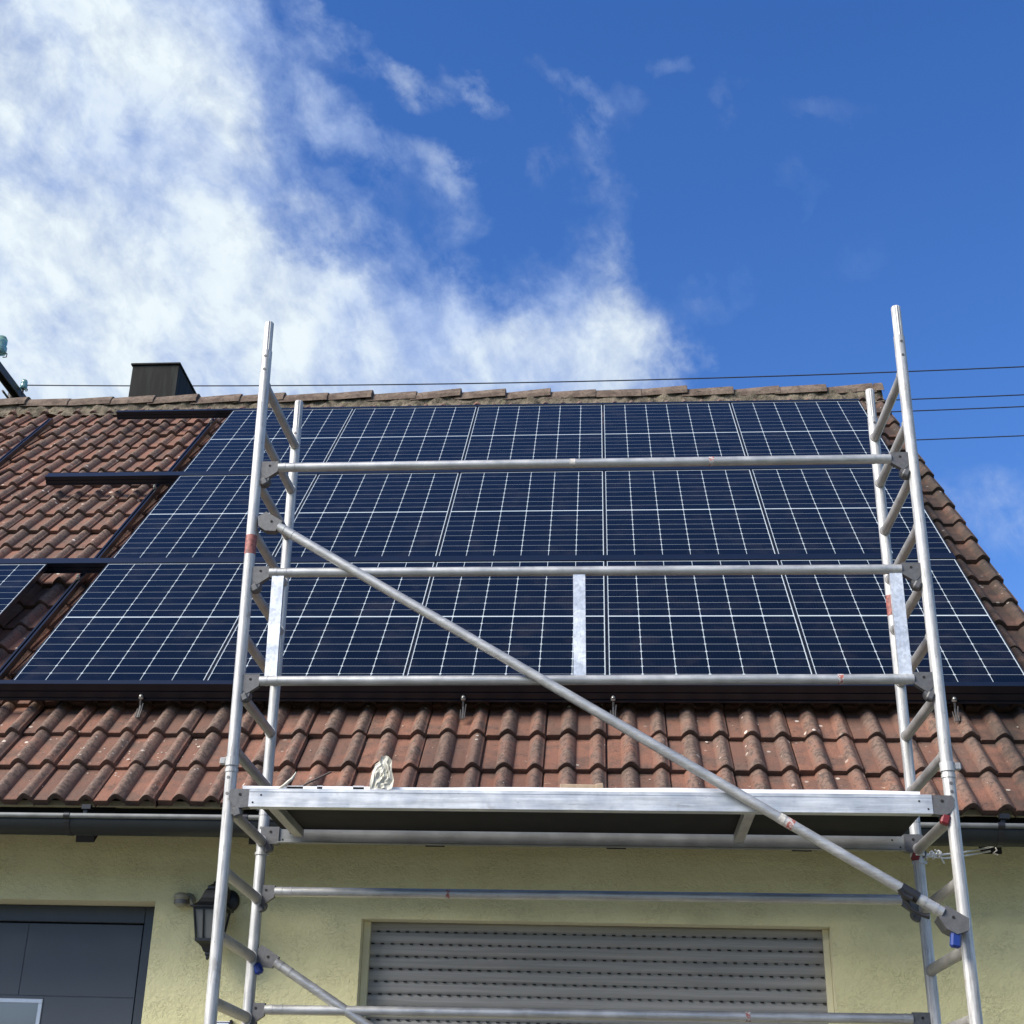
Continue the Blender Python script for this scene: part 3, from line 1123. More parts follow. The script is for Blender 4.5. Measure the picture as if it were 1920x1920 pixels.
def build_ridge():
    m = MB()
    L = 0.428
    x0 = -2.247 - 5 * L
    sec = [(-0.128, -0.040), (-0.112, 0.010), (-0.066, 0.070), (-0.030, 0.088), (0.030, 0.088), (0.066, 0.070), (0.112, 0.010), (0.128, -0.060)]
    i = 0
    while x0 + L * i < XR - 0.02:
        a, b_ = x0 + L * i, min(x0 + L * (i + 1), XR + 0.02)
        dz, dy, rot = random.gauss(0, 0.006), random.gauss(0, 0.006), random.gauss(0, 0.008)
        # the right-hand end of each tile is wider and rides over the next
        st = [(a - 0.055, 0.94, -0.014), (a + 0.02, 0.95, -0.011), (b_ - 0.07, 1.0, 0.006), (b_ - 0.004, 1.01, 0.008), (b_, 1.0, 0.006)]
        vs = []
        for (x, sc, dzz) in st:
            for (yy, zz) in sec:
                vs.append((x, YR + yy * sc + dy, RIDGE.z + 0.060 + zz * sc + dz + dzz + rot * (x - a) / L))
        n = len(sec)
        fs = []
        for j in range(len(st) - 1):
            for q in range(n - 1):
                fs.append([j * n + q, j * n + q + 1, (j + 1) * n + q + 1, (j + 1) * n + q])
        # thickness at the exposed end
        for (yy, zz) in sec:
            vs.append((b_, YR + yy * 0.86 + dy, RIDGE.z + 0.060 + zz * 0.80 - 0.012 + dz))
        j = len(st) - 1
        for q in range(n - 1):
            fs.append([j * n + q, j * n + q + 1, (j + 1) * n + q + 1, (j + 1) * n + q])
        m.add(vs, fs, False)
        i += 1
    m.build('ridge_tiles', MAT['ridge'], roof)
    # mortar bed: lumpy wedge showing under the ridge tiles on the front side
    mo = MB()
    nx, nz = 560, 6
    vs, fs = [], []
    xx = np.linspace(XL, XR + 0.005, nx)
    amp = rng.normal(0, 1, (nx, nz))
    for _ in range(2):
        amp = (amp + np.roll(amp, 1, 0) + np.roll(amp, -1, 0)) / 3 * 1.25
    for i in range(nx):
        for j in range(nz):
            f = j / (nz - 1)
            bump_ = amp[i, j] * 0.011
            y = YR - 0.150 + f * 0.055 - bump_
            z = RIDGE.z - 0.115 + f * 0.165 + 0.4 * bump_
            vs.append((xx[i], y, z))
    for i in range(nx - 1):
        for j in range(nz - 1):
            fs.append([i * nz + j, (i + 1) * nz + j, (i + 1) * nz + j + 1, i * nz + j + 1])
    mo.add(vs, fs, True)
    # fill behind and the end at the verge
    mo.add([(XR + 0.005, YR - 0.15, RIDGE.z - 0.11), (XR + 0.005, YR + 0.15, RIDGE.z - 0.11), (XR + 0.005, YR + 0.09, RIDGE.z + 0.10), (XR + 0.005, YR - 0.09, RIDGE.z + 0.06)], [[0, 1, 2, 3]])
    mo.build('ridge_mortar', MAT['mortar'], roof)


build_ridge()

# verge board and barge, eave board, rafter tails
vb = MB()
vb.prism([R3(XR - 0.075, VE + 0.03, HB + 0.04), R3(XR - 0.075, VR, HB + 0.04), R3(XR - 0.075, VR, HB + 0.20), R3(XR - 0.075, VE + 0.03, HB + 0.20)], (0.03, 0, 0))
vb.build('verge_board', MAT['darkwood'], roof)
eb = MB()
e0 = R3(0, VE + 0.035, HB + 0.0)
eb.span((XL + 0.02, e0.y + 0.030, e0.z - 0.018), (XR - 0.10, e0.y + 0.050, e0.z + 0.012), 0.002)
eb.build('eave_board', MAT['board'], roof)
fb = MB()
fb.span((XL + 0.02, e0.y + 0.055, 3.035), (XR - 0.10, e0.y + 0.085, e0.z - 0.02), 0.0)
# boarded underside of the eave
so0, so1 = R3(0, VE + 0.14, HB + 0.10), R3(0, VE + 0.95, HB + 0.10)
fb.add([(XL + 0.02, so0.y, so0.z), (XR - 0.1, so0.y, so0.z), (XR - 0.1, 0.02, so0.z + (0.02 - so0.y) * ST / CT), (XL + 0.02, 0.02, so0.z + (0.02 - so0.y) * ST / CT)], [[0, 1, 2, 3]])
fb.build('fascia', MAT['darkwood'], roof)
for i in range(-4, 7):
    x = 0.712 + 0.900 * i
    if not (XL < x < XR):
        continue
    rt = MB()
    rt.prism([(x - 0.048, -0.43, 2.949), (x - 0.048, -0.46, 3.10), (x - 0.048, 0.02, 3.50), (x - 0.048, 0.02, 3.36)], (0.096, 0, 0))
    rt.build('rafter_tail', MAT['darkwood'], roof)


# gutter: half-round trough, bead, hangers
def build_gutter():
    GR, GY, GZ0 = 0.074, -0.618, 3.020
    x0, x1 = XL - 0.05, XR - 0.05
    m = MB()
    n = 14
    sec = []
    for i in range(n + 1):
        a = pi + pi * i / n
        sec.append((GY + cos(a) * GR, GZ0 + sin(a) * GR))
    inner = [(GY + (y - GY) * 0.95, GZ0 + (z - GZ0) * 0.95) for (y, z) in sec]
    loop = sec + inner[::-1]
    m.prism([(x0, y, z) for (y, z) in loop], (x1 - x0, 0, 0), smooth=False)
    m.s = [True] * len(m.s)
    gt = m.build('gutter', MAT['gutter'], house)
    b_ = MB()
    b_.tube((x0, GY - GR - 0.004, GZ0 + 0.006), (x1, GY - GR - 0.004, GZ0 + 0.006), 0.0125, 12)
    b_.build('gutter_bead', MAT['bead'], gt)
    for i in range(-5, 8):
        x = 0.700 + 0.9 * i
        if not (x0 < x < x1):
            continue
        h = MB()
        # strap round the trough, bead clip, hanger hook up to the tile edge
        pts = [(GY + cos(pi + pi * q / 10) * (GR + 0.003), GZ0 + sin(pi + pi * q / 10) * (GR + 0.003)) for q in range(11)]
        inn = [(GY + cos(pi + pi * q / 10) * (GR - 0.002), GZ0 + sin(pi + pi * q / 10) * (GR - 0.002)) for q in range(10, -1, -1)]
        h.prism([(x - 0.013, y, z) for (y, z) in pts + inn], (0.026, 0, 0))
        h.tube((x - 0.015, GY - GR - 0.004, GZ0 + 0.006), (x + 0.015, GY - GR - 0.004, GZ0 + 0.006), 0.0165, 10)
        h.span((x + 0.035, -0.575, 3.03), (x + 0.055, -0.568, 3.105))
        h.span((x + 0.028, -0.590, 3.085), (x + 0.075, -0.565, 3.108))
        h.build('gutter_hanger', MAT['rubber'], gt)


build_gutter()

# chimney
ch = MB()
cx0, cx1, cy0, cy1 = -1.350, -0.868, 4.60, 5.30
ch.span((cx0, cy0, 7.6), (cx1, cy1, 8.762), 0.004)
chim = ch.build('chimney', MAT['slate'], house)
cc = MB()
cc.span((cx0 - 0.016, cy0 - 0.016, 8.763), (cx1 + 0.012, cy1 + 0.016, 8.782), 0.002)
cc.build('chimney_cap', MAT['slate'], chim)


# ================================================================ solar panels
COLP, ROWP = 1.13001, 1.81156
ROT = Matrix.Rotation(TH, 4, 'X')


def make_panel():
    root = thing('solar_panel', 'panel', 'solar panel', (0, 0, 0), 'black framed solar panels on the roof')
    # local frame: x along the eave, y up the slope, z out of the roof; z = 0 is the glass
    x0, x1, y0, y1 = -0.0090, GW + 0.0090, -0.0120, GH + 0.0120
    f = MB()
    fw, fd, lip = 0.0075, 0.035, 0.0016
    f.span((x0, y0, -fd), (x0 + fw, y1, lip))
    f.span((x1 - fw, y0, -fd), (x1, y1, lip))
    f.span((x0 + fw, y0, -fd), (x1 - fw, y0 + 0.010, lip))
    f.span((x0 + fw, y1 - 0.010, -fd), (x1 - fw, y1, lip))
    f.build('frame', MAT['frame'], root)
    me = bpy.data.meshes.new('glass')
    a, b_, c, d = x0 + fw, x1 - fw, y0 + 0.010, y1 - 0.010
    me.from_pydata([(a, c, 0), (b_, c, 0), (b_, d, 0), (a, d, 0), (a, c, -0.006), (b_, c, -0.006), (b_, d, -0.006), (a, d, -0.006)], [],
                   [(0, 1, 2, 3), (7, 6, 5, 4)])
    uvl = me.uv_layers.new(name='UVMap')
    for lp in me.loops:
        co = me.vertices[lp.vertex_index].co
        uvl.data[lp.index].uv = (co.x, co.y)
    me.materials.append(MAT['cells'])
    o = bpy.data.objects.new('glass', me)
    COL.objects.link(o)
    o.parent = root
    return root


row_txt = {0: 'bottom row', 1: 'middle row', 2: 'top row'}
col_txt = {0: 'leftmost of the five in', 1: 'second from left of the five in', 2: 'centre one of the five in',
           3: 'second from right of the five in', 4: 'rightmost of the five in'}
proto = make_panel()
first = True
for r_ in range(3):
    for c_ in range(5):
        o = proto if first else copy_tree(proto)
        first = False
        o.rotation_euler = (TH, 0, 0)
        o.location = R3(c_ * COLP, r_ * ROWP, 0)
        o['label'] = 'dark blue solar panel, %s the %s' % (col_txt[c_], row_txt[r_])
o = copy_tree(proto)
o.rotation_euler = (TH, 0, 0)
o.location = R3(-0.445 - GW, 0, 0)
o['label'] = 'dark blue solar panel cut by the left picture edge, apart from the others'


# mounting rails ---------------------------------------------------------------
def cross_rail(u0, u1, v_lo, v_hi, depth, label, grooves=2):
    """insertion rail lying along the eave direction"""
    m = MB()
    d0 = -0.005
    sec = [(v_hi, d0), (v_lo, d0), (v_lo, depth * 0.36), (v_lo + 0.006, depth * 0.38), (v_lo + 0.006, depth * 0.44), (v_lo, depth * 0.46),
           (v_lo, depth * 0.80), (v_lo + 0.005, depth * 0.82), (v_lo + 0.005, depth * 0.87), (v_lo - 0.006, depth * 0.89), (v_lo - 0.006, depth),
           (v_hi, depth)]
    m.prism([R3(u0, v, h) for (v, h) in sec], (u1 - u0, 0, 0))
    # slim seat for the lower panel edge behind the face
    ob = m.build('cross_rail', MAT['anod'], None, R3((u0 + u1) / 2, v_lo, depth))
    tag(ob, label, 'mounting rail', 'black cross rails between the panel rows')
    return ob


U1 = 4 * COLP + GW + 0.012
cross_rail(-2.60, U1, -0.046, -0.0005, 0.100, 'long black mounting rail along the bottom edge of the whole panel field')
cross_rail(-2.60, U1, GH + 0.0125, ROWP - 0.0008, 0.070, 'black mounting rail between bottom and middle panel rows, reaching the left picture edge')
cross_rail(-1.125, U1, ROWP + GH + 0.0125, 2 * ROWP - 0.0008, 0.070, 'black mounting rail between middle and top panel rows, free end over bare tiles')
cross_rail(-1.115, U1, 2 * ROWP + GH + 0.0125, 2 * ROWP + GH + 0.055, 0.070, 'topmost black mounting rail just under the ridge, its free end near the chimney')


def slope_rail(u, v0, v1, label, bolts):
    root = thing('slope_rail', label, 'mounting rail', R3(u, v0, 0.14), 'black rails running up the roof slope')
    m = MB()
    hw, top, bot = 0.020, 0.0865, 0.128
    sec = [(-hw, bot), (-hw, top), (-0.007, top), (-0.007, top + 0.012), (0.007, top + 0.012), (0.007, top), (hw, top), (hw, bot)]
    m.prism([R3(u + x, v0, h) for (x, h) in sec], R3(0, v1, 0) - R3(0, v0, 0))
    m.build('profile', MAT['anod'], root)
    for v in bolts:
        b_ = MB()
        nrm = (R3(0, 0, -1) - R3(0, 0, 0))
        p = R3(u, v, 0.0855)
        b_.tube(p, p + nrm * 0.022, 0.013, 10)
        b_.tube(p + nrm * 0.022, p + nrm * 0.034, 0.011, 10, 0.006)
        b_.build('bolt', MAT['bolt'], root)
    return root


slope_rail(-0.205, -0.03, 5.40, 'black rail up the slope over bare tiles, just left of the panel field', (1.655, 3.47, 5.27))
slope_rail(-1.80, -0.03, 5.475, 'black rail up the slope at the far left, its top end free among the tiles', (0.3,))


def roof_hook(u, label):
    root = thing('roof_hook', label, 'roof hook', R3(u, -0.12, 0.16), 'steel roof hooks under the bottom rail')
    nrm = R3(0, 0, -1) - R3(0, 0, 0)
    up = R3(0, 1, 0) - R3(0, 0, 0)
    b_ = MB()
    p = R3(u, -0.055, 0.082)
    b_.tube(p, p + nrm * 0.010, 0.0135, 12)
    b_.lathe(p + nrm * 0.010, [(0.012, 0), (0.011, 0.008), (0.006, 0.014), (0.001, 0.016)], 12)
    b_.build('bolt', MAT['bolt'], root)
    h = MB()
    X = Vector((1, 0, 0))

    def bar(pts, wd, th):
        for (a, b2) in zip(pts[:-1], pts[1:]):
            ax = (b2 - a)
            ln = ax.length
            ax.normalize()
            rot = Matrix((X, ax, X.cross(ax))).transposed()
            h.box((a + b2) / 2, (wd, ln + th * 0.6, th), rot, 0.0012)
    bar([R3(u, -0.020, 0.088), R3(u, -0.072, 0.090), R3(u, -0.085, 0.112), R3(u, -0.105, 0.128), R3(u, -0.160, 0.146)], 0.011, 0.006)
    bar([R3(u + 0.016, -0.078, 0.100), R3(u + 0.012, -0.105, 0.126), R3(u + 0.010, -0.158, 0.145)], 0.006, 0.005)
    bar([R3(u - 0.014, -0.095, 0.126), R3(u - 0.012, -0.160, 0.147)], 0.006, 0.005)
    h.build('bracket', MAT['hooksteel'], root)


for (u, lb) in ((0.755, 'roof hook under the bottom rail, left of the scaffold'), (2.585, 'roof hook under the bottom rail, behind the diagonal brace, left of its middle'),
                (3.410, 'roof hook under the bottom rail, right beside the crossing diagonal brace'), (5.230, 'roof hook under the bottom rail, right of the scaffold')):
    roof_hook(u, 'small steel ' + lb)

# ================================================================ scaffold tower
XA, XB, YF, YB = 1.735, 4.758, -1.60, -0.92           # upright axes
PR = 0.0254
sc = thing('scaffold_tower', 'silver aluminium mobile scaffold tower with one deck, standing in front of the house', 'scaffold', ((XA + XB) / 2, (YF + YB) / 2, 0))
RZ = [4.950 - 0.2610 * k for k in range(19)]
# uprights: x at the top and at the bottom as they stand, slightly out of plumb
UP = {'FL': ((1.713, YF, 5.298), (1.800, YF, 0.16)), 'FR': ((4.770, YF, 5.312), (4.772, YF, 0.16)),
      'RL': ((1.735, YB, 5.226), (1.770, YB, 0.16)), 'RR': ((4.752, YB, 5.240), (4.768, YB, 0.16))}


def on_up(key, z):
    a, b_ = (Vector(q) for q in UP[key])
    f = (a.z - z) / (a.z - b_.z)
    return a + (b_ - a) * f


for key in UP:
    top = Vector(UP[key][0])
    zj = 3.055 if key[0] == 'F' else 2.985
    up_ = MB()
    up_.tube(on_up(key, top.z - 0.168), on_up(key, zj), PR, 28)
    up = up_.build('upright', MAT['pole'], sc)
    sp = MB()
    # ribbed spigot on top
    a0, a1 = on_up(key, top.z - 0.20), on_up(key, top.z - 0.006)
    vs, n = [], 48
    for (p, k_) in ((a0, 1.0), (a1, 1.0), (on_up(key, top.z), 0.86)):
        for i in range(n):
            rr = (0.0212 + (0.0011 if i % 4 < 2 else -0.0004)) * k_
            vs.append(p + Vector((cos(2 * pi * i / n) * rr, sin(2 * pi * i / n) * rr, 0)))
    sp.add(vs, [[j * n + i, j * n + (i + 1) % n, (j + 1) * n + (i + 1) % n, (j + 1) * n + i] for j in range(2) for i in range(n)], False)
    sp.add(vs[2 * n:], [list(range(n))])
    sp.build('spigot', MAT['pole'], up)
    for dz in (0.205, 0.280):
        dm = MB()
        q = on_up(key, top.z - dz)
        dirn = Vector((0.15 if key[1] == 'R' else -0.05, -1, 0)).normalized()
        e = q + dirn * (PR - 0.0006)
        dm.tube(e, e + dirn * 0.0016, 0.0072, 12)
        dm.build('dimple', MAT['cast'], up)
    # lower frame upright with its joint
    lo = MB()
    lo.tube(on_up(key, zj - 0.002), on_up(key, 0.16), PR, 28)
    lp = lo.build('upright', MAT['pole'], sc)
    rg = MB()
    c0, c1 = on_up(key, zj - 0.008), on_up(key, zj + 0.030)
    if key[0] == 'F':
        rg.tube(c0, c1, 0.0305, 24)
        s_ = -1 if key == 'FL' else 1
        m_ = (c0 + c1) / 2
        rg.box(m_ + Vector((s_ * 0.040, -0.004, 0.002)), (0.026, 0.022, 0.030), None, 0.004)
        rg.tube(on_up(key, zj - 0.020), on_up(key, zj - 0.035), 0.0285, 24)
    else:
        rg.tube(on_up(key, 2.800), on_up(key, 2.812), 0.0300, 24)
        rg.box(on_up(key, 2.806) + Vector((0.03, -0.004, 0)), (0.012, 0.012, 0.016), None, 0.002)
    rg.build('locking_ring', MAT['pole'], lp)
    for dz in (0.050, 0.085, 0.120):
        dm = MB()
        q = on_up(key, zj - dz - 0.012)
        dirn = Vector((0.05 if key[1] == 'R' else -0.25, -1, 0)).normalized()
        e = q + dirn * (PR - 0.0006)
        if dz == 0.085 and key[1] == 'L':
            continue
        dm.tube(e, e + dirn * 0.0016, 0.0070, 12)
        dm.build('dimple', MAT['cast'], lp)
    # castor below
    cs = MB()
    q = on_up(key, 0.16)
    cs.tube((q.x - 0.025, q.y, 0.10), (q.x + 0.025, q.y, 0.10), 0.10, 24)
    cs.tube((q.x, q.y, 0.19), (q.x, q.y, 0.23), 0.035, 16)
    for s_ in (-1, 1):
        cs.span((q.x + s_ * 0.034 - 0.004, q.y - 0.02, 0.08), (q.x + s_ * 0.034 + 0.004, q.y + 0.02, 0.20))
    cs.build('castor', MAT['rubber'], sc)
    # red marking tape on two uprights
    if key in ('FL', 'RR'):
        za, zb = (4.135, 4.040) if key == 'FL' else (4.090, 3.985)
        tp = MB()
        tp.tube(on_up(key, za), on_up(key, zb), PR + 0.0006, 28, caps=False)
        tp.build('marking_tape', MAT['redtape'], up)

for side in ('L', 'R'):
    for z in RZ:
        p, q = on_up('F' + side, z), on_up('R' + side, z)
        rn = MB()
        rn.tube((p.x, p.y + 0.018, z), (q.x, q.y - 0.018, z), 0.0225, 20, caps=False, oval=(0.92, 1.08))
        # weld collars
        rn.tube((p.x, p.y + PR - 0.004, z), (p.x, p.y + PR + 0.005, z), 0.0262, 20)
        rn.tube((q.x, q.y - PR + 0.004, z), (q.x, q.y - PR - 0.005, z), 0.0262, 20)
        rn.build('rung', MAT['rung'], sc)


def coupler(part, p, s, y, slant=0.0, colour=None):
    """cast snap-on hook at a rail end: p = rail end, s = +1 when the upright lies to the right"""
    m = MB()
    x0 = p.x
    pts = [(0.000, 0.027), (0.074, 0.027), (0.088, 0.018), (0.088, -0.020), (0.070, -0.045), (0.052, -0.062), (0.034, -0.050), (0.0, -0.026)]
    ca, sa = cos(slant), sin(slant)
    poly = []
    for (a, b_) in pts:
        a2, b2 = a * s, b_
        poly.append((x0 + a2 * ca - b2 * sa * s, y - 0.014, p.z + a2 * sa * s + b2 * ca))
    m.prism(poly, (0, 0.028, 0))
    # hook jaw gripping the rung
    jx, jz = x0 + s * 0.068, p.z - 0.060
    m.tube((jx, y - 0.012, jz), (jx, y + 0.040, jz), 0.030, 16)
    o = m.build('coupler', MAT['cast'], part)
    h = MB()
    hx, hz = x0 + s * 0.040 * ca, p.z + 0.004 + 0.040 * sa
    h.tube((hx, y - 0.0150, hz), (hx, y - 0.0125, hz), 0.0062, 12)
    h.build('pin_hole', MAT['hole'], part)
    # catch lever under the hook
    l_ = MB()
    l_.box((x0 + s * 0.060, y - 0.006, p.z - 0.078), (0.030, 0.030, 0.036), Matrix.Rotation(s * 0.5, 3, 'Y'), 0.006)
    l_.build('catch', colour or MAT['cast'], part)


def dents(m, a, ax, r, y_off):
    pass


def sticker(part, a, b_, r, cols):
    for (k0, k1, mt) in cols:
        m = MB()
        m.tube(a + (b_ - a) * k0, a + (b_ - a) * k1, r + 0.0006, 20, caps=False)
        m.build('worn_sticker', mt, part)


def h_rail(name, x0, x1, z0, z1, y, r=0.0218, stick=(), ends=True):
    m = MB()
    a, b_ = Vector((x0, y, z0)), Vector((x1, y, z1))
    ax = (b_ - a).normalized()
    m.tube(a, b_, r, 22)
    # crimp rings near both ends
    for s_, e in ((1, a), (-1, b_)):
        for q in (0.030, 0.075):
            c = e + ax * (s_ * q)
            m.tube(c - ax * 0.006, c + ax * 0.006, r + 0.0012, 22)
    rail = m.build(name, MAT['rail'], sc)
    coupler(rail, a, -1, y)
    coupler(rail, b_, 1, y)
    for (t_, wd, mt) in stick:
        L = (b_ - a).length
        sticker(rail, a, b_, r, [(t_ - wd / L / 2, t_ + wd / L / 2, mt)])
    return rail


h_rail('guard_rail', 1.830, 4.672, 4.489, 4.497, YF, stick=((0.715, 0.022, MAT['redbit']), (0.49, 0.026, MAT['paletape'])))
g2 = h_rail('guard_rail', 1.836, 4.668, 3.950, 3.952, YF)
g3 = h_rail('guard_rail', 1.838, 4.672, 3.432, 3.447, YF, stick=((0.892, 0.024, MAT['redbit']),))
for i, (xa, xb) in enumerate(((1.878, 1.886), (3.252, 3.254), (4.640, 4.640))):
    st = MB()
    st.prism([(xa - 0.027, YF - 0.012, 3.930), (xa + 0.027, YF - 0.012, 3.930), (xb + 0.027, YF - 0.012, 3.452), (xb - 0.027, YF - 0.012, 3.452)], (0, 0.024, 0))
    st.build('guard_strip', MAT['zinc'], g2)
h_rail('guard_rail', 1.833, 4.668, 2.634, 2.642, YB, stick=((0.284, 0.018, MAT['redbit']),))
h_rail('guard_rail', 1.833, 4.668, 2.116, 2.140, YB, stick=((0.753, 0.020, MAT['redbit']),))


def brace(p0, p1, y, stick=None):
    a, b_ = Vector(p0), Vector(p1)
    ax = (b_ - a).normalized()
    m = MB()
    m.tube(a, b_, 0.0218, 22)
    for s_, e in ((1, a), (-1, b_)):
        for q in (0.030, 0.080):
            c = e + ax * (s_ * q)
            m.tube(c - ax * 0.006, c + ax * 0.006, 0.0230, 22)
    br = m.build('diagonal_brace', MAT['rail'], sc)
    ang = math.atan2(b_.z - a.z, b_.x - a.x)
    Yv = Vector((0, 1, 0))
    n_ = Vector((-ax.z, 0, ax.x))
    if n_.z < 0:
        n_ = -n_
    for s_, e, clip in ((-1, a, None), (1, b_, MAT['blue'])):
        c = MB()
        d = ax * s_
        poly = [e + n_ * 0.030 - d * 0.004, e + n_ * 0.030 + d * 0.092, e - n_ * 0.010 + d * 0.112, e - n_ * 0.048 + d * 0.080, e - n_ * 0.050 + d * 0.040, e - n_ * 0.028 - d * 0.004]
        c.prism([q + Vector((0, -0.013, 0)) for q in poly], (0, 0.026 + max(0.0, y - e.y), 0))
        c.build('coupler', MAT['cast'], br)
        h = MB()
        q = e + d * 0.040 + n_ * 0.002
        h.tube(q + Vector((0, -0.0145, 0)), q + Vector((0, -0.0120, 0)), 0.0062, 12)
        h.build('pin_hole', MAT['hole'], br)
    if stick:
        sticker(br, a, b_, 0.0218, stick)
    return br


b1 = brace((1.862, YF - 0.020, 4.172), (4.673, YF - 0.078, 2.465), YF, [(0.783, 0.791, MAT['paletape']), (0.793, 0.803, MAT['redbit'])])
cl = MB()
cl.box((4.712, YF - 0.070, 2.364), (0.040, 0.036, 0.062), Matrix.Rotation(0.15, 3, 'Y'), 0.008)
cl.build('catch', MAT['blue'], b1)
b2 = brace((1.862, YB, 2.320), (4.690, YB, 0.640), YB)
cl = MB()
cl.box((1.786, YB - 0.006, 2.290), (0.040, 0.036, 0.052), Matrix.Rotation(-0.5, 3, 'Y'), 0.010)
cl.build('catch', MAT['blue'], b2)

# ---- deck
dk_ = MB()
DXA, DXB = 1.846, 4.688
dk_.span((DXA, YF - 0.030, 2.866), (DXB, YF - 0.026, 2.944), 0.0)            # face of the front beam
dk_.span((DXA, YF - 0.026, 2.866), (DXB, YF + 0.020, 2.870), 0.0)            # its lower lip
dk_.span((DXA, YF - 0.026, 2.940), (DXB, YF + 0.004, 2.944), 0.0)
dk_.span((DXA, YF - 0.0315, 2.930), (DXB, YF - 0.030, 2.934), 0.0)           # pressed line
beam = dk_.build('deck', MAT['deck_alu'], sc)
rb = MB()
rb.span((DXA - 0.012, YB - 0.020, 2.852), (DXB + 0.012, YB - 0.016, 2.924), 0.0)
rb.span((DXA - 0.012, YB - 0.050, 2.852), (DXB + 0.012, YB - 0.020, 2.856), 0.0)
rb.build('rear_beam', MAT['shaded_beam'], beam)
pl = MB()
pl.span((DXA + 0.004, YF + 0.021, 2.912), (DXB - 0.004, YB - 0.051, 2.924))
pl.build('deck_board', MAT['ply'], beam)
for x in (1.935, 3.960):
    cm = MB()
    cm.span((x - 0.022, YF + 0.021, 2.874), (x + 0.022, YB - 0.051, 2.9115), 0.002)
    cm.build('cross_member', MAT['rung'], beam)
# raised edge strip standing along the front of the deck, with its film peeling
es = MB()
gaps = [(2.00, 2.075), (2.135, 2.158), (2.285, 2.34)]
x = DXA - 0.04
ztop = lambda q: 2.9655 + 0.003 * sin(q * 2.1) + 0.0015 * sin(q * 9.0)
pts = [x]
while x < DXB - 0.05:
    x += 0.012
    pts.append(x)
for a, b_ in zip(pts[:-1], pts[1:]):
    ga = any(g0 < (a + b_) / 2 < g1 for g0, g1 in gaps)
    lo_ = 2.9620 if ga else 2.9445
    hi0, hi1 = ztop(a) + (0.003 if ga else 0), ztop(b_) + (0.003 if ga else 0)
    es.add([(a, YF + 0.004, lo_), (b_, YF + 0.004, lo_), (b_, YF + 0.002, hi1), (a, YF + 0.002, hi0),
            (a, YF + 0.010, lo_), (b_, YF + 0.010, lo_), (b_, YF + 0.009, hi1), (a, YF + 0.009, hi0)],
           [[0, 1, 2, 3], [7, 6, 5, 4], [3, 2, 6, 7]])
for g0, g1 in gaps:
    es.span((g0, YF + 0.011, 2.9445), (g1, YF + 0.016, 2.9640), 0, 1)
es.build('edge_strip', [MAT['plate'], MAT['hole']], beam)
for (x, s_, y, z0, col) in ((DXA, -1, YF, 2.866, None), (DXB, 1, YF, 2.866, MAT['red']), (DXA - 0.012, -1, YB, 2.852, None), (DXB + 0.012, 1, YB, 2.852, MAT['red'])):
    h = MB()
    z1 = z0 + 0.076
    poly = [(0.0, 0.0), (0.0, 0.076), (0.080, 0.076), (0.088, 0.066), (0.088, 0.030), (0.066, 0.004), (0.050, -0.006), (0.018, -0.003)]
    h.prism([(x + s_ * a, y - 0.028, z0 + b_) for (a, b_) in poly], (0, 0.044, 0))
    h.tube((x + s_ * 0.066, y - 0.02, z0 - 0.004), (x + s_ * 0.066, y + 0.05, z0 - 0.004), 0.029, 14)
    h.build('deck_hook', MAT['cast'], beam)
    q = MB()
    q.tube((x + s_ * 0.040, y - 0.0295, z0 + 0.052), (x + s_ * 0.040, y - 0.027, z0 + 0.052), 0.0065, 12)
    for (dx, dz) in ((-0.052, 0.050), (-0.018, 0.018)):
        q.tube((x + s_ * dx, y - (0.0312 if y == YF else 0.0212), z0 + dz), (x + s_ * dx, y - (0.0300 if y == YF else 0.0200), z0 + dz), 0.0042, 10)
    q.build('rivet', MAT['hole'], beam)
    k_ = MB()
    k_.box((x + s_ * 0.048, y - 0.012, z0 - 0.020), (0.036, 0.034, 0.044), Matrix.Rotation(s_ * 0.35, 3, 'Y'), 0.007)
    k_.build('catch', col or MAT['cast'], beam)

# ================================================================ small things on and round the scaffold
# crumpled film on the deck
fm = MB()
outl = [(1188, 985), (1184, 930), (1196, 850), (1213, 795), (1250, 772), (1254, 738), (1272, 742), (1288, 735), (1312, 746), (1336, 770), (1338, 842), (1356, 905), (1346, 962), (1314, 972), (1290, 958), (1262, 964), (1240, 954), (1212, 972)]
KZ = 0.000600
pl_ = [Vector((2.412 + (px_ - 1268) * KZ, YF - 0.022, 2.9465 + (968 - py_) * KZ * 1.05)) for px_, py_ in outl]
rows_ = []
cen = Vector((2.414, YF - 0.022, 3.010))
nr_ = 7
for j in range(nr_):
    f = 1.0 - j / nr_
    ring = []
    for i, q in enumerate(pl_):
        w_ = cen + (q - cen) * f
        fold = 0.0045 * sin(w_.x * 190 + 2.5 * sin(w_.z * 60)) + 0.003 * sin(w_.z * 140 + w_.x * 80)
        jit = Vector((random.gauss(0, 0.0016), random.gauss(0, 0.0018), random.gauss(0, 0.0016))) if j else Vector((0, 0, 0))
        ring.append(w_ + Vector((0, fold, 0)) + jit)
    rows_.append(ring)
n_o = len(pl_)
vs, fs = [], []
for side_ in (0.0, 0.0016):
    o0 = len(vs)
    for ring in rows_:
        vs += [q + Vector((0, side_, 0)) for q in ring]
    vs.append(cen + Vector((0, side_ + 0.004, 0)))
    for j in range(nr_ - 1):
        for i in range(n_o):
            fs.append([o0 + j * n_o + i, o0 + j * n_o + (i + 1) % n_o, o0 + (j + 1) * n_o + (i + 1) % n_o, o0 + (j + 1) * n_o + i])
    for i in range(n_o):
        fs.append([o0 + (nr_ - 1) * n_o + i, o0 + (nr_ - 1) * n_o + (i + 1) % n_o, o0 + nr_ * n_o])
half = len(vs) // 2
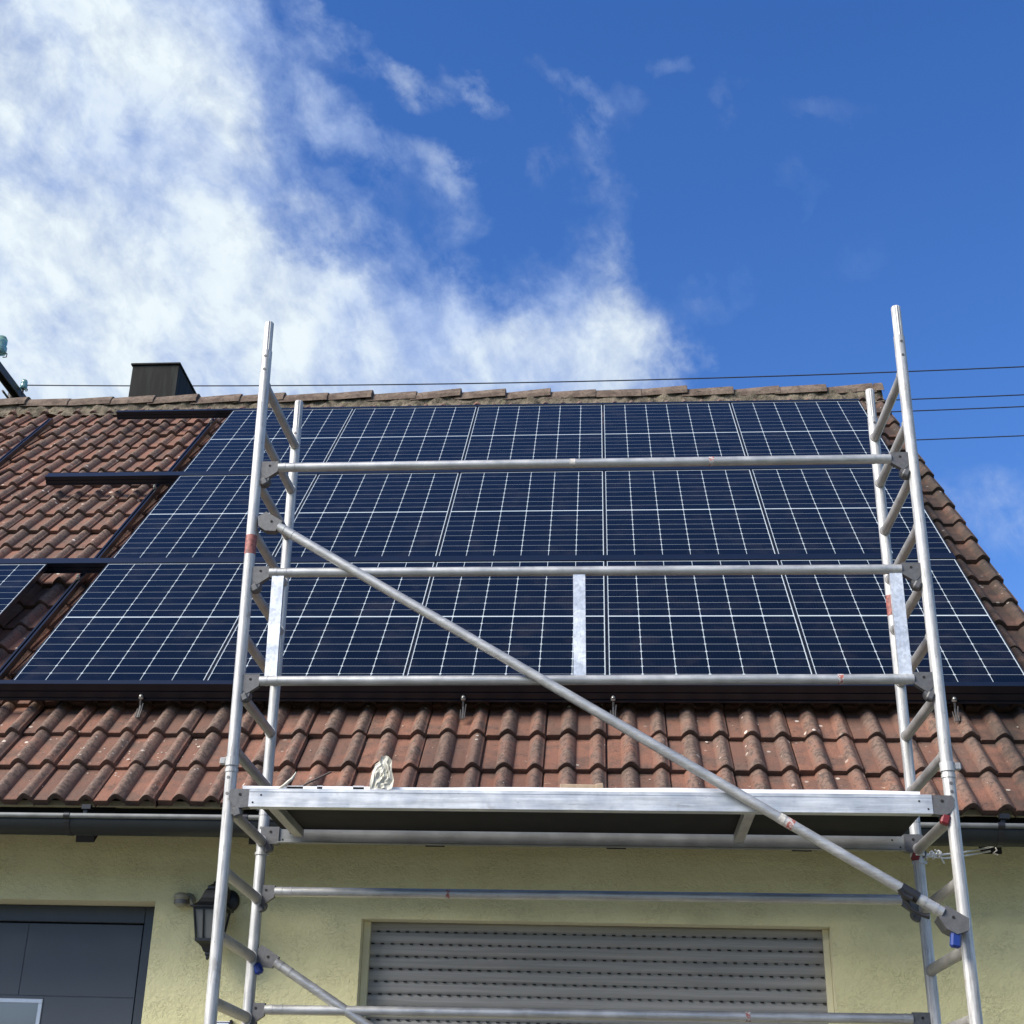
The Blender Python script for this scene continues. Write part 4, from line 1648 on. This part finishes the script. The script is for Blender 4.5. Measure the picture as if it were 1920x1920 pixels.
for i in range(n_o):
    fs.append([i, (i + 1) % n_o, half + (i + 1) % n_o, half + i])
fm.add(vs, fs, False)
tag(fm.build('plastic_film', MAT['film'], None, (2.41, YF, 2.95)), 'crumpled whitish plastic film standing on the front edge of the scaffold deck', 'plastic film')
st = MB()
st.path([(1.962, YF - 0.005, 2.946), (1.985, YF - 0.004, 2.962), (2.006, YF - 0.002, 2.982), (2.020, YF + 0.0, 2.995), (2.031, YF, 3.014), (2.035, YF, 3.024)], 0.005, 6,
        radii=[0.006, 0.006, 0.007, 0.006, 0.004, 0.002])
tag(st.build('film_strip', MAT['film'], None, (1.96, YF, 2.945)), 'thin curled strip of pale film sticking up at the left deck end', 'film strip')
st = MB()
st.path([(1.968, -1.30, 3.012), (1.985, -1.30, 3.026), (2.030, -1.30, 3.052), (2.130, -1.30, 3.102)], 0.0045, 8)
st.path([(1.968, -1.30, 3.012), (1.960, -1.30, 2.970), (1.950, -1.30, 2.925)], 0.0045, 8)
tag(st.build('bent_wire', MAT['stick'], None, (1.95, -1.30, 2.925)), 'dark bent wire rising from the deck, left of the crumpled film', 'wire')
wd_ = MB()
wd_.box((3.245, -1.27, 3.047), (0.170, 0.045, 0.022), Matrix.Rotation(0.015, 3, 'Y'), 0.002)
wd_.box((3.335, -1.29, 3.043), (0.035, 0.05, 0.028), Matrix.Rotation(-0.1, 3, 'Y'), 0.003)
wd_.box((3.245, -1.26, 2.980), (0.16, 0.05, 0.112), None, 0.004)
tag(wd_.build('wood_offcut', MAT['wood'], None, (3.245, -1.27, 2.924)), 'pale wood offcut lying on the middle of the scaffold deck', 'wood offcut')
# black rubber strap round the brace
rp = MB()
ax = (Vector((4.673, YF - 0.078, 2.465)) - Vector((1.862, YF - 0.020, 4.172))).normalized()
c = Vector((4.673, YF - 0.078, 2.465)) - ax * 0.138
nn = Vector((-ax.z, 0, ax.x))
if nn.z < 0:
    nn = -nn
rp.tube(c - ax * 0.040, c + ax * 0.034, 0.0245, 20)
rp.path([c - ax * 0.045 - nn * 0.010 + Vector((0, -0.020, 0)), c - ax * 0.02 - nn * 0.022 + Vector((0, -0.016, 0)), c + ax * 0.015 - nn * 0.020 + Vector((0, -0.020, 0))], 0.012, 8)
rp.path([c - ax * 0.02 - nn * 0.022, c + ax * 0.030 - nn * 0.052, c + ax * 0.075 - nn * 0.050, c + ax * 0.100 - nn * 0.040], 0.008, 8, radii=[0.011, 0.008, 0.008, 0.013])
tag(rp.build('rubber_strap', MAT['rubber'], None, c), 'black rubber strap wrapped round the lower right end of the diagonal brace', 'strap')
# rope tying the tower to a rafter tail
ro = MB()
A = Vector((4.768, YB - 0.01, 2.842))
Bp = Vector((5.195, -0.470, 2.972))
ro.path([A, A + (Bp - A) * 0.30 + Vector((0, 0, -0.012)), A + (Bp - A) * 0.62 + Vector((0, 0, -0.010)), Bp], 0.0042, 8)
ro.path([A + Vector((0, 0.01, -0.004)), A + (Bp - A) * 0.35 + Vector((0, 0, -0.030)), A + (Bp - A) * 0.66 + Vector((0, 0, -0.026)), Bp + Vector((0.0, 0.0, -0.018))], 0.0042, 8)
kp = []
for i in range(60):
    f = i / 59
    a = f * 2 * pi * 5.5
    p = A + (Bp - A) * (0.03 + 0.27 * f)
    rr = 0.013 + 0.006 * sin(f * 17)
    kp.append(p + Vector((0.004 * sin(a * 0.5), cos(a) * rr, sin(a) * rr - 0.008)))
ro.path(kp, 0.0040, 6)
ro.path([A + (Bp - A) * 0.20 + Vector((0, -0.01, 0.012)), A + (Bp - A) * 0.26 + Vector((0, -0.015, -0.02)), A + (Bp - A) * 0.30 + Vector((0, -0.02, -0.055))], 0.0036, 6)
# turns round the upright and round the tail
for (cc_, rad, n_t) in ((on_up('RR', 2.842), 0.030, 3.0),):
    pts = []
    for i in range(48):
        a = 2 * pi * n_t * i / 47
        pts.append(cc_ + Vector((cos(a) * rad, sin(a) * rad, 0.022 * (i / 47 - 0.5))))
    ro.path(pts, 0.0042, 6)
ro.path([Bp + Vector((0, 0, 0)), Bp + Vector((0.022, -0.012, 0.004)), Bp + Vector((0.030, -0.010, -0.016)), Bp + Vector((0.012, -0.004, -0.028)), Bp + Vector((0.034, -0.004, -0.036))], 0.0042, 6)
tag(ro.build('tie_rope', MAT['rope'], None, A), 'knotted grey-white rope tying the right scaffold upright to a dark rafter end', 'rope')


# ================================================================ wall things
lan = thing('wall_lantern', 'black traditional wall lantern with frosted panes, between the door and the window', 'wall lamp', (1.335, 0.0, 2.60))
LX, LY = 1.336, -0.150
b_ = MB()
# backplate and scroll arm
b_.lathe((LX + 0.045, -0.002, 2.735), [(0.058, 0.0), (0.060, -0.010), (0.045, -0.020), (0.012, -0.024)], 24, 'Y')
b_.path([(LX + 0.045, -0.02, 2.735), (LX + 0.055, -0.06, 2.775), (LX + 0.045, -0.10, 2.805), (LX + 0.020, -0.135, 2.812), (LX, LY, 2.805), (LX, LY, 2.782)], 0.009, 10)
b_.build('bracket', MAT['lantern'], lan)
rf = MB()
rf.lathe((LX, LY, 0), [(0.124, 2.668), (0.131, 2.671), (0.131, 2.676), (0.109, 2.684), (0.087, 2.700), (0.071, 2.722), (0.061, 2.745), (0.052, 2.762), (0.041, 2.772), (0.041, 2.784), (0.018, 2.796), (0.005, 2.804)], 4, 'Z', True, smooth=False)
rf.build('lamp_roof', MAT['lantern'], lan)
cg = MB()
tw, bw, zt_, zb_ = 0.075, 0.054, 2.664, 2.512
for sx in (-1, 1):
    for sy in (-1, 1):
        cg.tube((LX + sx * tw, LY + sy * tw, zt_), (LX + sx * bw, LY + sy * bw, zb_), 0.0055, 8)
for sx in (-0.33, ):
    for sy in (-1, 1):
        cg.tube((LX + sx * tw, LY + sy * tw, zt_), (LX + sx * bw, LY + sy * bw, zb_), 0.0045, 8)
cg.lathe((LX, LY, 0), [(0.112, 2.660), (0.112, 2.669)], 4, 'Z', True, smooth=False)
cg.lathe((LX, LY, 0), [(0.084, 2.520), (0.084, 2.506), (0.060, 2.494), (0.040, 2.480), (0.030, 2.462), (0.018, 2.456), (0.019, 2.446), (0.010, 2.438), (0.010, 2.428), (0.004, 2.420)], 4, 'Z', True, smooth=False)
cg.build('cage', MAT['lantern'], lan)
gl = MB()
tq, bq = tw - 0.004, bw - 0.004
corners = [(-1, -1), (1, -1), (1, 1), (-1, 1)]
gl.add([(LX + a * bq, LY + c_ * bq, zb_ + 0.008) for a, c_ in corners] + [(LX + a * tq, LY + c_ * tq, zt_ - 0.004) for a, c_ in corners],
       [[0, 1, 5, 4], [1, 2, 6, 5], [2, 3, 7, 6], [3, 0, 4, 7]])
gl.build('pane', MAT['frost'], lan)

sen = thing('motion_sensor', 'small yellowed motion sensor on the cream wall, left of the black lantern', 'motion sensor', (1.155, 0.0, 2.725))
s_ = MB()
s_.lathe((1.165, 0.0, 2.738), [(0.036, 0.0), (0.036, -0.022), (0.026, -0.028)], 20, 'Y')
s_.path([(1.172, -0.02, 2.738), (1.188, -0.05, 2.742), (1.196, -0.06, 2.72), (1.205, -0.055, 2.705)], 0.009, 8)
s_.build('base', MAT['sensor'], sen)
hd = MB()
hd.lathe((1.140, -0.062, 2.732), [(0.006, -0.040), (0.020, -0.037), (0.030, -0.028), (0.0350, -0.012), (0.0355, 0.004), (0.0410, 0.008), (0.0415, 0.016), (0.036, 0.026), (0.020, 0.034), (0.006, 0.036)], 22, 'Z')
hd.build('head', MAT['sensor'], sen)
ln = MB()
ln.lathe((1.140, -0.062, 2.719), [(0.0358, -0.010), (0.0362, 0.0), (0.0358, 0.010)], 22, 'Z')
ln.build('lens', MAT['sensor_dark'], sen)

npl = thing('wall_plate', 'white plate with dark blue border on the wall under the lantern, at the picture edge', 'wall plate', (1.405, 0, 2.07))
q = MB()
q.span((1.345, -0.014, 2.010), (1.452, -0.003, 2.140), 0.003)
q.build('plate', MAT['plate'], npl)
q = MB()
for (a, c_) in (((1.345, -0.0155, 2.1325), (1.452, -0.0142, 2.1360)), ((1.4440, -0.0155, 2.012), (1.4480, -0.0142, 2.1325))):
    q.span(a, c_)
q.build('border', MAT['plate_edge'], npl)
q = MB()
q.span((1.450, -0.020, 2.128), (1.464, -0.003, 2.146), 0.002)
q.build('clip', MAT['rubber'], npl)

# ================================================================ service mast and overhead wires behind the ridge
mast = thing('service_mast', 'dark steel service bracket with green glass insulators rising behind the ridge at far left', 'utility mast', (-2.92, 5.6, 7.6))
m = MB()
m.tube((-3.02, 5.55, 6.9), (-3.02, 5.55, 9.02), 0.045, 16)
m.build('pole', MAT['steel_old'], mast)
m = MB()
m.span((-2.955, 4.60, 8.965), (-2.865, 7.15, 8.973), 0.0)
m.span((-2.955, 4.60, 8.885), (-2.946, 7.15, 8.965), 0.0)
m.span((-2.874, 4.60, 8.885), (-2.865, 7.15, 8.965), 0.0)
m.build('crossarm', MAT['steel_old'], mast)
m = MB()
m.path([(-2.965, 5.20, 8.84), (-2.965, 5.9, 8.82), (-2.965, 6.6, 8.80)], 0.012, 8)
m.tube((-2.965, 5.5, 8.83), (-2.93, 5.5, 8.91), 0.010, 8)
m.tube((-2.965, 5.95, 8.82), (-2.93, 5.95, 8.91), 0.010, 8)
m.build('stay_rod', MAT['steel_old'], mast)


def insulator(x, y, z, s):
    o = MB()
    o.lathe((x, y, z), [(0.030 * s, 0), (0.044 * s, 0.004 * s), (0.046 * s, 0.045 * s), (0.036 * s, 0.060 * s), (0.040 * s, 0.070 * s), (0.040 * s, 0.105 * s), (0.030 * s, 0.125 * s), (0.008 * s, 0.130 * s)], 18, 'Z')
    o.build('insulator', MAT['green_glass'], mast)
    o = MB()
    o.tube((x, y, z - 0.09 * s), (x, y, z + 0.012), 0.010, 10)
    o.path([(x + 0.03 * s, y, z + 0.005), (x + 0.055 * s, y, z - 0.005), (x + 0.055 * s, y, z - 0.03 * s), (x + 0.03 * s, y, z - 0.03 * s)], 0.006, 6)
    o.build('insulator_pin', MAT['steel_old'], mast)


WY = (5.37, 5.96, 6.22, 6.90)
insulator(-2.872, 4.78, 9.045, 1.55)
for y in WY:
    insulator(-2.822, y, 8.955, 0.85)
wl = ('overhead wire above the ridge from the left insulator, highest of the four', 'second highest overhead wire, seen only right of the roof edge',
      'third highest overhead wire, seen only right of the roof edge', 'lowest overhead wire, seen only right of the roof edge')
for y, lb, zoff in zip(WY, wl, (0, 0.0, 0.0, 0.0)):
    pts = []
    for i in range(60):
        f = i / 59
        x = -2.80 + 34.0 * f
        pts.append((x, y - 0.004 * (x + 2.8), 9.0 + 2.2 * (f - 0.5) ** 2 * 0.55 - 0.3025 + 0.0))
    pts = [(px_, py_, 9.0 - 0.085 * (1 - ((px_ - 2.6) / 5.4) ** 2) if px_ < 8 else 9.0 + 0.03 * (px_ - 8)) for (px_, py_, pz_) in pts]
    o = MB()
    o.path(pts, 0.0065, 6)
    tag(o.build('overhead_wire', MAT['cable'], None, (-2.8, y, 9.0)), 'thin dark ' + lb, 'overhead wire', 'overhead wires behind the house')
# the wires end on a pole out of the picture to the right
fp = thing('utility_pole', 'wooden utility pole carrying the overhead wires, far right of the house', 'utility pole', (31.2, 6.1, 0))
m = MB()
m.tube((31.2, 6.1, 0), (31.2, 6.1, 9.9), 0.14, 16, 0.10)
m.build('pole', MAT['darkwood'], fp)
m = MB()
m.span((31.12, 4.7, 9.62), (31.28, 7.4, 9.72))
m.build('crossarm', MAT['steel_old'], fp)
